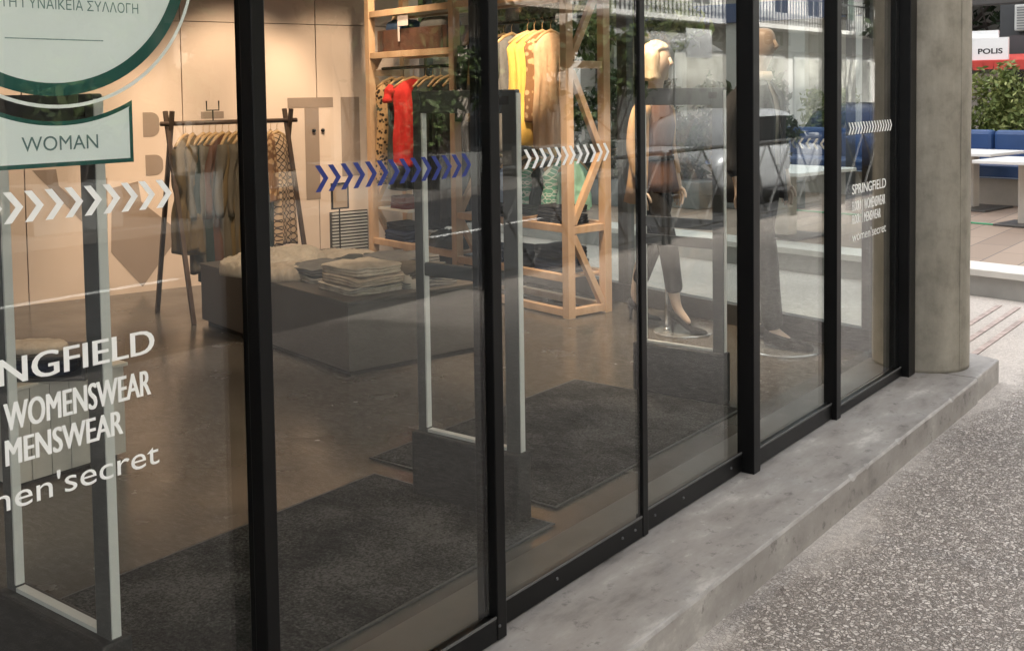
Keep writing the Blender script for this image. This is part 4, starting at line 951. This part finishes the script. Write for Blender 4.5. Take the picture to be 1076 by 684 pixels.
sofa('blue leather bench sofa right of the column on the terrace', 4.55, -1.2, 3.3)
sofa('blue leather bench sofa seen through the glass panes behind the dark mannequin', 4.55, 3.5, 6.6)
def table(label, u, v, w_=.75, base=.5, z=.745):
    t = thing('terrace_table', label, 'table', W(FTR, u, v, TZ), R(-11), group='white square tables on the terrace')
    MB().fbox(FTR, u-w_/2, u+w_/2, v-w_/2, v+w_/2, z-.035, z).build('tabletop', TABLEW, t, bevel=.006)
    MB().fbox(FTR, u-.075, u+.075, v-.075, v+.075, TZ+.021, z-.036).build('post', POSTB, t, bevel=.004)
    MB().fbox(FTR, u-base/2, u+base/2, v-base/2, v+base/2, TZ, TZ+.02).build('foot_plate', mat('plate_dark', (.10, .095, .09), .4, metal=.6), t, bevel=.004)
def inv(fr, x, y):
    dx, dy = x-fr[0][0], y-fr[0][1]; return dx*fr[1][0]+dy*fr[1][1], dx*fr[2][0]+dy*fr[2][1]
table('white square table farther back, touching the edge of the column', *inv(FTR, 13.35, 3.56), w_=.9, base=.7, z=.75)
table('white square table nearest on the terrace at the right edge', *inv(FTR, 11.95, 2.62), w_=.8, base=.5, z=.755)
table('white table seen through the glass panes beside the dark mannequin', *inv(FTR, 9.95, 4.35), w_=.95, base=.6, z=.74)

# foliage made of leaf faces
def leaves(name, blobs, n, size, m, parent=None, seed=1, droop=.3):
    g = np.random.default_rng(seed); vol = np.array([b[3]*b[4]*b[5] for b in blobs]); pk = g.choice(len(blobs), n, p=vol/vol.sum())
    B = np.array(blobs, float)[pk]; d = g.normal(size=(n, 3)); d /= np.linalg.norm(d, axis=1)[:, None]
    rad = g.random(n)**.45; c = B[:, :3]+d*B[:, 3:6]*rad[:, None]*(1+.25*g.normal(size=(n, 1))*.5)
    a = g.normal(size=(n, 3)); a[:, 2] -= droop; a /= np.linalg.norm(a, axis=1)[:, None]
    b = np.cross(a, g.normal(size=(n, 3))); b /= np.linalg.norm(b, axis=1)[:, None]
    s = size*(.6+.8*g.random(n))[:, None]
    v = np.stack([c-a*s, c+b*s*.42, c+a*s, c-b*s*.42], 1).reshape(-1, 3)
    mb = MB(); mb.v = v.tolist(); mb.f = [(4*i, 4*i+1, 4*i+2, 4*i+3) for i in range(n)]
    me = bpy.data.meshes.new(name); rt = ROOT.get(parent.name) if parent else None
    vv = np.array(mb.v)-(np.array(rt[0]) if rt else 0); me.from_pydata(vv.tolist(), [], mb.f); me.materials.append(m)
    o = bpy.data.objects.new(name, me); COL.objects.link(o)
    if parent: o.parent = parent; ROOT[o.name] = rt
    return o
BARK = mat('bark', (.07, .055, .045), .9, var=.3, scale=9, bmp=.4, bscale=30)
LEAF1 = leaf_mat('leaf_mid', (.03, .055, .015), (.12, .16, .05)); LEAF2 = leaf_mat('leaf_dark', (.012, .024, .008), (.05, .08, .03)); LEAF3 = leaf_mat('leaf_yellow', (.09, .13, .03), (.30, .32, .11))
def tree(label, x, y, z0, h, trunk_r, cr, n, m, seed, lean=(0, 0), size=.12, bare=.4, group=None, nb=9, name='tree'):
    g = random.Random(seed); t = thing(name, label, 'tree', (x, y, z0), group=group)
    mb = MB(); top = Vector((x+lean[0], y+lean[1], z0+h*.62)); base = Vector((x, y, z0)); mid = base.lerp(top, .5)+Vector((g.uniform(-.1, .1), g.uniform(-.1, .1), 0))
    mb.tube([base, base+Vector((0, 0, .3)), mid, top], [trunk_r*1.25, trunk_r, trunk_r*.8, trunk_r*.5], 10)
    blobs = []
    for k in range(nb):
        a = 2*math.pi*k/nb+g.uniform(-.4, .4); rr = cr*g.uniform(.35, .95); zz = z0+h*g.uniform(bare+.08, .98)
        e = Vector((top.x+rr*math.cos(a), top.y+rr*math.sin(a), zz)); st = mid.lerp(top, g.uniform(.2, 1))
        mb.tube([st, st.lerp(e, .5)+Vector((0, 0, .12*cr)), e], [trunk_r*.42, trunk_r*.25, trunk_r*.07], 7)
        for q in range(2):
            e2 = e+Vector((g.uniform(-.4, .4), g.uniform(-.4, .4), g.uniform(-.3, .35)))*cr*.6; mb.tube([st.lerp(e, .6), e2], [trunk_r*.15, trunk_r*.04], 5); blobs.append((*e2, cr*g.uniform(.22, .36), cr*g.uniform(.22, .36), cr*g.uniform(.16, .26)))
        blobs.append((*e, cr*g.uniform(.3, .5), cr*g.uniform(.3, .5), cr*g.uniform(.2, .34)))
    mb.build('trunk', BARK, t, smooth=True); leaves('crown', blobs, n, size, m, t, seed)
    return t
def shrub(label, fr, u, v, rx, ry, z0, z1, n, m, seed, group=None, planter=True, size=.042):
    t = thing('planter_shrub', label, 'plant', W(fr, u, v, TZ), group=group); g = random.Random(seed); c = W(fr, u, v, 0)
    if planter:
        mb = MB(); mb.fbox(fr, u-rx*.8, u+rx*.8, v-ry*.95, v+ry*.95, TZ, z0+.06); mb.build('planter', mat('planter_grey', (.2, .2, .19), .7, var=.1), t, bevel=.01)
    mb = MB(); bl = []
    for k in range(8):
        e = Vector((c[0]+g.uniform(-rx, rx)*.8, c[1]+g.uniform(-ry, ry)*.8, g.uniform(z0+.25, z1))); b_ = Vector((c[0]+g.uniform(-rx, rx)*.4, c[1]+g.uniform(-ry, ry)*.5, z0+.05)); mb.tube([b_, b_.lerp(e, .5)+Vector((g.uniform(-.05, .05), 0, 0)), e], [.015, .01, .004], 5)
        bl.append((*e, rx*.6, ry*.4, (z1-z0)*.22)); bl.append((*(b_.lerp(e, .5)), rx*.6, ry*.4, (z1-z0)*.25))
    mb.build('stems', BARK, t); leaves('foliage', bl, n, size, m, t, seed); return t
for k, (v, z1, m, lb) in enumerate(((1.2, 1.55, LEAF1, 'green leafy shrub behind the sofa, beyond the right edge'), (1.75, 1.75, LEAF3, 'tall yellow green shrub behind the blue sofa at the right edge'), (2.3, 1.72, LEAF3, 'bushy green shrub between the two yellow green ones behind the blue sofa'), (2.85, 1.66, LEAF3, 'yellow green shrub behind the blue sofa, next to the column'), (4.1, 1.3, LEAF1, 'green shrub behind the far sofa seen through the glass'), (5.2, 1.25, LEAF3, 'pale green shrub behind the far sofa seen through the glass'))):
    shrub(lb, FTR, 5.85, v, .34, .50, .55, z1+.12, 4200, m, 200+k, 'shrubs in planters behind the sofas')
for k, (x, y, z1, lb) in enumerate(((12.2, 5.75, 1.5, 'dark green bush on the terrace behind the dark mannequin, rightmost of the dark bushes'), (12.0, 6.6, 1.6, 'dark green bush on the terrace between two other dark bushes'), (11.8, 7.5, 1.55, 'dark green bush on the terrace behind the blonde mannequin'), (11.6, 8.4, 1.6, 'dark green bush on the terrace behind the timber clothes rack'))):
    shrub(lb, FTR, *inv(FTR, x, y), .40, .55, .35, z1, 3200, LEAF2, 230+k, 'dark bushes on the terrace', size=.065)
# kiosk with sign and red awning
kio = thing('kiosk', 'dark kiosk with a red awning edge and a white sign board behind the shrubs', 'kiosk', (18.6, 5, GZ))
KG_ = mat('kiosk_dark', (.05, .052, .055), .6, var=.1)
MB().box(18.9, 21.5, 1.6, 4.45, GZ, 2.3).build('wall', KG_, kio); MB().box(18.9, 21.5, 4.46, 6.4, GZ, 1.70).build('wall', mat('kiosk_pale', (.4, .38, .35), .7), kio)
mb = MB(); mb.prism([(0, 0), (.8, .14), (.8, .20), (0, .09)], (17.9, 1.3, 1.80), (1, 0, 0), (0, 0, 1), (0, 5.1, 0)); mb.build('awning', mat('awning_red', (.50, .05, .035), .7, var=.1), kio)
mb = MB()
for k in range(34): mb.box(17.89, 17.9, 1.3+k*.15, 1.3+k*.15+.14, 1.745+.012*(k % 2), 1.86)
mb.build('valance', MATS['awning_red'], kio)
sgn = thing('sign_board', 'white sign board lettered POLIS above the red awning', 'sign', (18.0, 4.6, 1.9))
SW = mat('sign_white', (.85, .85, .84), .5)
MB().box(18.0, 18.06, 4.26, 5.3, 1.885, 2.245).build('board', SW, sgn); MB().box(18.07, 18.12, 4.42, 5.3, 2.246, 2.36).build('upper_board', SW, sgn)
mb = MB(); mb.add(*text_mesh('POLIS', 0, .36, 0, .085, (17.998, 4.70, 1.995), (0, -1, 0), AZ, weight=.03)); mb.build('lettering', mat('sign_ink', (.02, .02, .02), .6), sgn)
ac = thing('air_conditioner', 'white louvred air conditioner box high on the dark wall at the right edge', 'air conditioner', (22.8, 5.2, 2.6))
MB().box(22.7, 23.0, 4.5, 5.27, 2.55, 3.05).build('casing', mat('ac_white', (.65, .65, .62), .5), ac, bevel=.02)
mb = MB()
for k in range(9): mb.box(22.68, 22.699, 4.55, 5.22, 2.58+k*.05, 2.605+k*.05)
mb.build('louvre', mat('ac_grey', (.25, .25, .25), .5), ac)

# buildings
CREAMW = mat('cream_render', (.42, .385, .33), .85, var=.06, scale=.5); GREYW = mat('grey_render', (.33, .32, .31), .85, var=.08, scale=.6); PINKW = mat('sand_render', (.46, .39, .32), .85, var=.06, scale=.5); WHITEW = mat('white_render', (.68, .67, .64), .8, var=.05, scale=.6); DARKW = mat('dark_render', (.07, .072, .075), .7, var=.1)
WINM = mat('window_dark', (.02, .024, .028), .12, spec=.8); FRM = mat('window_frame_white', (.6, .6, .58), .5); SHUT = mat('shutter_green', (.10, .16, .13), .6)
def building(label, x0, x1, y0, y1, h, wall, faces='n', floors=4, bay=2.6, ground=3.4, z0=GZ, balcony=True):
    """facade windows on the faces that look towards the shop: 'n' = +Y side, 'w' = -X side, 's' = -Y side"""
    t = thing('city_building', label, 'building', ((x0+x1)/2, (y0+y1)/2, z0))
    MB().box(x0, x1, y0, y1, z0, z0+h).build('wall', wall, t)
    mb = MB(); mb.box(x0-.25, x1+.25, y0-.25, y1+.25, z0+h+.001, z0+h+.35); mb.build('cornice', wall, t)
    fh = (h-ground)/floors
    for f in faces:
        L_ = (x1-x0) if f in 'ns' else (y1-y0); nb = max(1, int(L_/bay)); st = L_/nb
        for fl in range(floors):
            zb = z0+ground+fl*fh+.55; zt = zb+min(1.9, fh-.9)
            fm_, pn, sl_ = MB(), MB(), MB()
            for k in range(nb):
                c = (k+.5)*st; hw_ = .55
                def q(mb, a, b, d0, d1, za, zb_):
                    if f == 'n': mb.box(x0+a, x0+b, y1+d0, y1+d1, za, zb_)
                    elif f == 's': mb.box(x0+a, x0+b, y0-d1, y0-d0, za, zb_)
                    else: mb.box(x0-d1, x0-d0, y0+a, y0+b, za, zb_)
                one = MB(); q(one, c-hw_, c+hw_, .0, .05, zb, zt); w_ = one.build('window', FRM, t)
                one = MB(); q(one, c-hw_+.07, c-.03, .051, .058, zb+.08, zt-.08); q(one, c+.03, c+hw_-.07, .051, .058, zb+.08, zt-.08); p_ = one.build('pane', WINM, w_)
                if (k+fl) % 3 == 0: one = MB(); q(one, c-hw_-.5, c-hw_-.02, .01, .06, zb-.02, zt+.02); q(one, c+hw_+.02, c+hw_+.5, .01, .06, zb-.02, zt+.02); one.build('shutter', SHUT, w_)
            if balcony:
                one = MB(); q(one, .4, L_-.4, .0, 1.0, zb-.45, zb-.32); one.build('overhang_slab', wall, t)
                one = MB()
                for m_ in range(int((L_-.8)/.22)): q(one, .4+m_*.22, .4+m_*.22+.025, .95, .975, zb-.319, zb+.55)
                q(one, .4, L_-.4, .94, .985, zb+.5505, zb+.60); one.build('balcony_railing', KG_, t)
    return t, q
# across the front street (these are what the panes mirror)
b1, _ = building('cream apartment building across the street, mirrored left in the glass', -14, 7.5, -26, -11.5, 15, CREAMW, 'n', 4)
b2, _ = building('sand coloured apartment building across the street', 7.6, 22, -26, -11.5, 17, PINKW, 'n', 5)
b3, _ = building('white shop building across the street with lettered fascia', 22.1, 44, -26, -11.5, 12, WHITEW, 'n', 3)
b4, _ = building('grey building farther down across the street', 44.1, 75, -26, -11.5, 16, GREYW, 'n', 4)
# shopfronts of the lettered building
mb = MB(); mb.box(22.6, 43.5, -11.499, -11.3, 2.75, 4.0); mb.build('fascia', mat('fascia_grey', (.42, .42, .41), .6), b3)
mb = MB(); mb.add(*text_mesh('The Maker.', 0, 7.1, 0, .62, (35.2, -11.29, 2.92), (-1, 0, 0), AZ, weight=.03)); mb.build('fascia_lettering', mat('fascia_ink', (.06, .06, .065), .6), b3)
for k in range(5):
    x = 23.2+k*4.1
    w_ = MB().box(x, x+3.3, -11.499, -11.44, .25, 2.65).build('shop_window', FRM, b3); MB().box(x+.1, x+3.2, -11.439, -11.43, .4, 2.5).build('pane', mat('painted_shop_glow', (.55, .55, .5), .3, var=.3, scale=1.5), w_)  # brightness of the shop interior painted as a pale pane colour
aw = thing('shop_awning', 'grey striped awning with a white board on the shop building across the street', 'awning', (24.5, -10.9, 2.8))
mb = MB(); mb.prism([(0, 0), (1.3, -.75), (1.3, -.80), (0, -.06)], (22.8, -11.28, 3.3), (0, 1, 0), (0, 0, 1), (4.6, 0, 0)); mb.build('cloth', mat('awning_grey', (.38, .38, .37), .7, col2=(.2, .2, .2), scale=3, stretch=(3, .01, .01), detail=0), aw)
MB().box(25.2, 26.6, -9.95, -9.92, 2.35, 3.1).build('white_board', SW, aw)
for x0, x1, b_ in ((-13, 7, b1), (8, 21.6, b2), (45, 74, b4)):
    x = x0
    while x+3 < x1:
        w_ = MB().box(x, x+2.8, -11.499, -11.44, .2, 2.7).build('shop_window', KG_, b_); MB().box(x+.1, x+2.7, -11.439, -11.43, .35, 2.55).build('pane', WINM, w_); x += 3.4
# beyond the terrace
building('cream building with white pilasters beyond the terrace, seen through the side glass', 21.5, 34, 7.2, 14.9, 9, CREAMW, 'ws', 2, 2.4, balcony=False)
building('dark grey building beyond the kiosk at the right edge', 23, 40, 1.2, 5.6, 12, DARKW, 'ws', 3, 3.0, balcony=False)
building('tall white building far behind the terrace', 46, 60, 15, 34, 18, WHITEW, 'w', 4, 3.0)
building('long sand coloured building added north of the terrace to shade it', 7.75, 36, 15.2, 30, 13.6, PINKW, 'ws', 4, 2.6)  # put here to keep the terrace and alley in shade
pil = MB()
for k in range(6): bx = MB().box(21.3, 21.49, 7.5+k*1.4, 7.85+k*1.4, GZ, 2.9); bx.build('pilaster', WHITEW, bpy.data.objects['city_building.004'])
MB().box(21.2, 21.49, 7.3, 14.9, 2.01+.9, 3.3).build('fascia', mat('fascia_blue', (.10, .14, .26), .6), bpy.data.objects['city_building.004'])
# canopy over the terrace
cn = thing('pergola_beam', 'dark beam on thin posts across the terrace, at the top right', 'beam', W(FTR, 4, 1, 2.4))
MB().fbox(FTR, 3.0, 3.16, -1.2, 3.2, 2.34, 2.60).build('beam', mat('canopy_dark', (.045, .042, .04), .6), cn, bevel=.01)
for u, v in ((3.08, 3.1), (3.08, -1.1)): MB().fbox(FTR, u-.04, u+.04, v-.04, v+.04, TZ, 2.339).build('post', KG_, cn)
# trees
tree('slim tree with bare dark branches beyond the terrace, right of the column', 26.0, 6.95, GZ, 6.0, .11, 2.0, 900, LEAF2, 5, size=.12, bare=.32)
tree('broad dark green tree by the terrace, left one behind the side glass', 15.0, 11.5, GZ, 8.0, .16, 3.0, 9000, LEAF1, 6, size=.13, bare=.3)
tree('green tree behind the cream building beyond the terrace', 17.5, 11.4, GZ, 6.0, .13, 1.8, 5000, LEAF3, 7, size=.12, bare=.35)
for k, (x, lb) in enumerate(((3.6, 'street tree across the street, nearest to the first pane'), (9.0, 'street tree across the street by the sand coloured building'), (15.0, 'street tree across the street left of the shop awning'), (40.5, 'street tree across the street past the lettered fascia'), (47, 'far street tree before the grey building'), (58, 'farthest street tree down the road'))):
    tree(lb, x, -9.3, GZ, random.uniform(6.5, 8), .15, 2.3, 5500, LEAF2 if k % 2 else LEAF1, 300+k, size=.15, bare=.42, group='street trees along the far pavement')

FST = frame((0, -9.0), 0)
for k, (x, m, rx, h) in enumerate(((5.2, LEAF2, .8, 2.5), (7.4, LEAF1, .9, 3.1), (9.6, LEAF2, 1.0, 2.9), (12.2, LEAF2, .9, 3.3), (14.6, LEAF1, .9, 2.6), (17.6, LEAF2, 1.0, 3.2), (20.3, LEAF1, .9, 2.7))):
    t = thing('street_shrub', 'big bushy shrub in a planter along the far pavement', 'plant', (x, -9.0, GZ), group='shrubs along the far pavement'); g = random.Random(400+k)
    MB().box(x-.6, x+.6, -9.35, -8.65, GZ, .45).build('planter', mat('planter_grey', (.2, .2, .19), .7, var=.1), t, bevel=.01)
    mb = MB(); bl = []
    for q in range(9):
        e = Vector((x+g.uniform(-rx, rx)*.8, -9.0+g.uniform(-.5, .5), g.uniform(.9, h))); b_ = Vector((x+g.uniform(-.3, .3), -9.0, .4)); mb.tube([b_, b_.lerp(e, .5), e], [.03, .02, .006], 5); bl.append((*e, rx*.45, .4, .42))
    mb.build('stems', BARK, t); leaves('foliage', bl, 1500, .12, m, t, 500+k)
# railing along the road: frames with crossed bars
RLM = mat('railing_grey', (.04, .04, .04), .5)
def railing(x, label):
    t = thing('street_railing', label, 'railing', (x, -2.0, GZ), group='crossed bar railings along the road')
    z0, z1 = GZ+.12, GZ+.98; mb = MB()
    mb.tube([(x, -2, GZ), (x, -2, z1)], .025, 8); mb.tube([(x+1.5, -2, GZ), (x+1.5, -2, z1)], .025, 8); mb.build('posts', RLM, t)
    mb = MB(); mb.tube([(x+.03, -2, z1), (x+1.47, -2, z1)], .022, 8); mb.tube([(x+.03, -2, z0), (x+1.47, -2, z0)], .018, 8); mb.build('rails', RLM, t)
    mb = MB()
    for a, b in ((x+.03, x+.75), (x+.75, x+1.47)): mb.tube([(a, -2, z0), (b, -2, z1)], .012, 6); mb.tube([(a, -2.0, z1), (b, -2.0, z0)], .012, 6)
    mb.build('crossed_bars', RLM, t)
for k in range(14): railing(7.0+k*1.62, f'grey street railing with crossed bars along the kerb of the road')

# cars
def car(label, x, y, paint, L_=4.4, flip=1, group='cars on the road'):
    t = thing('parked_car', label, 'car', (x, y, -.262), group=group); zr = -.262
    def st(q, zb, zt, wb, wt): return [(x+flip*q*L_/2, y+s*w_, z) for s, w_, z in ((-1, wb*.96, zb), (-1, wb, zb+.12), (-1, wb, zb+(zt-zb)*.6), (-1, wb*.95, zt-.05), (-1, wb*.80, zt), (1, wb*.80, zt), (1, wb*.95, zt-.05), (1, wb, zb+(zt-zb)*.6), (1, wb, zb+.12), (1, wb*.96, zb))]
    prof = [(-1.0, .42, .72, .70), (-.97, .30, .86, .80), (-.85, .24, .96, .88), (-.5, .22, .98, .90), (0, .22, .96, .90), (.35, .22, .95, .90), (.62, .22, .90, .88), (.88, .24, .78, .84), (.97, .30, .66, .76), (1.0, .40, .56, .64)]
    mb = MB(); mb.rings([st(q, zr+a, zr+b, w_, w_) for q, a, b, w_ in prof]); mb.build('body', paint, t, smooth=True, sub=1)
    gh = [(-.78, .955, .96, .74), (-.62, .955, 1.30, .70), (-.35, .955, 1.44, .67), (.0, .955, 1.47, .66), (.18, .955, 1.42, .67), (.48, .93, .96, .74)]
    def g_(q, zb, zt, wt, k=1): return [(x+flip*q*L_/2, y+s*w_, zr+z) for s, w_, z in ((-1, .82*k, zb), (-1, (.82+wt)/2*k, (zb+zt)/2), (-1, wt*k, zt-.02), (-1, wt*.8*k, zt), (1, wt*.8*k, zt), (1, wt*k, zt-.02), (1, (.82+wt)/2*k, (zb+zt)/2), (1, .82*k, zb))]
    mb = MB(); mb.rings([g_(*p) for p in gh]); cb = mb.build('roof', paint, t, smooth=True)
    for s in (-1, 1):
        for (qa, qb) in ((-.56, -.06), (-.03, .34)):
            mb = MB(); pts = []
            for q, top in ((qa, 0), (qb, 0), (qb-.10 if qb > .2 else qb, 1), (qa+.06 if qa < -.5 else qa, 1)):
                z = zr+(1.0 if not top else (1.36 if q < .2 else 1.34)); w_ = .835 if not top else .715
                pts.append((x+flip*q*L_/2, y+s*w_, z))
            mb.add(pts+[(p[0], p[1]-s*.03, p[2]) for p in pts], [(0, 1, 2, 3), (7, 6, 5, 4), (0, 4, 5, 1), (1, 5, 6, 2), (2, 6, 7, 3), (3, 7, 4, 0)]); mb.build('side_window', CARW, t)
        for q in (-.60, .62):
            cx_ = x+flip*q*L_/2; yo = y+s*.80
            mb = MB(); mb.rings([[(cx_+r_*math.cos(a), yo+s*o_, zr+.32+r_*math.sin(a)) for a in np.linspace(0, 2*math.pi, 28, endpoint=False)] for r_, o_ in ((.25, -.10), (.32, -.08), (.325, .08), (.25, .115), (.20, .10))]); wh = mb.build('wheel', mat('tyre', (.02, .02, .02), .8), t)
            mb = MB(); mb.rings([[(cx_+r_*math.cos(a), yo+s*o_, zr+.32+r_*math.sin(a)) for a in np.linspace(0, 2*math.pi, 20, endpoint=False)] for r_, o_ in ((.2, .10), (.19, .118), (.06, .105))]); mb.build('rim', STEEL, wh)
        mb = MB(); mb.box(x+flip*.36*L_/2-.09, x+flip*.36*L_/2+.07, y+s*.86, y+s*1.0, zr+.95, zr+1.07); mb.build('wing_mirror', paint, t, bevel=.03)
        mb = MB(); mb.box(x+flip*.955*L_/2-.03, x+flip*.955*L_/2+.03, y+s*.5, y+s*.72, zr+.58, zr+.70); mb.build('headlight', mat('lamp_glass', (.7, .7, .7), .1), t, bevel=.02)
    mb = MB(); pts = [(.47, .965, .74), (.20, 1.40, .64)]
    mb.add([(x+flip*(q+.012)*L_/2, y+s*w_, zr+z+.008) for q, z, w_ in pts for s in (-1, 1)]+[(x+flip*(q-.01)*L_/2, y+s*w_, zr+z-.02) for q, z, w_ in pts for s in (-1, 1)], [(0, 1, 3, 2), (4, 6, 7, 5), (0, 4, 5, 1), (2, 3, 7, 6), (0, 2, 6, 4), (1, 5, 7, 3)]); mb.build('windscreen', CARW, t)
CARW = mat('car_window', (.008, .009, .01), .15, spec=.3)
SILV = mat('silver_paint', (.36, .37, .38), .3, metal=.2); DKB = mat('blue_paint', (.02, .04, .10), .25, metal=.3); WHP = mat('white_paint', (.7, .7, .7), .25); REDP = mat('red_paint', (.25, .03, .025), .3)
car('silver saloon car on the road mirrored beside the blonde mannequin', 15.9, -4.0, SILV)
car('dark blue car on the road ahead of the silver one', 22.0, -4.0, DKB)
car('dark red car farther down the road', 28.6, -4.0, REDP)
car('white car parked far down the road behind the dark red one', 36.0, -4.0, WHP)
car('dark blue car parked far down on the far lane', 44.0, -7.2, DKB, flip=-1)
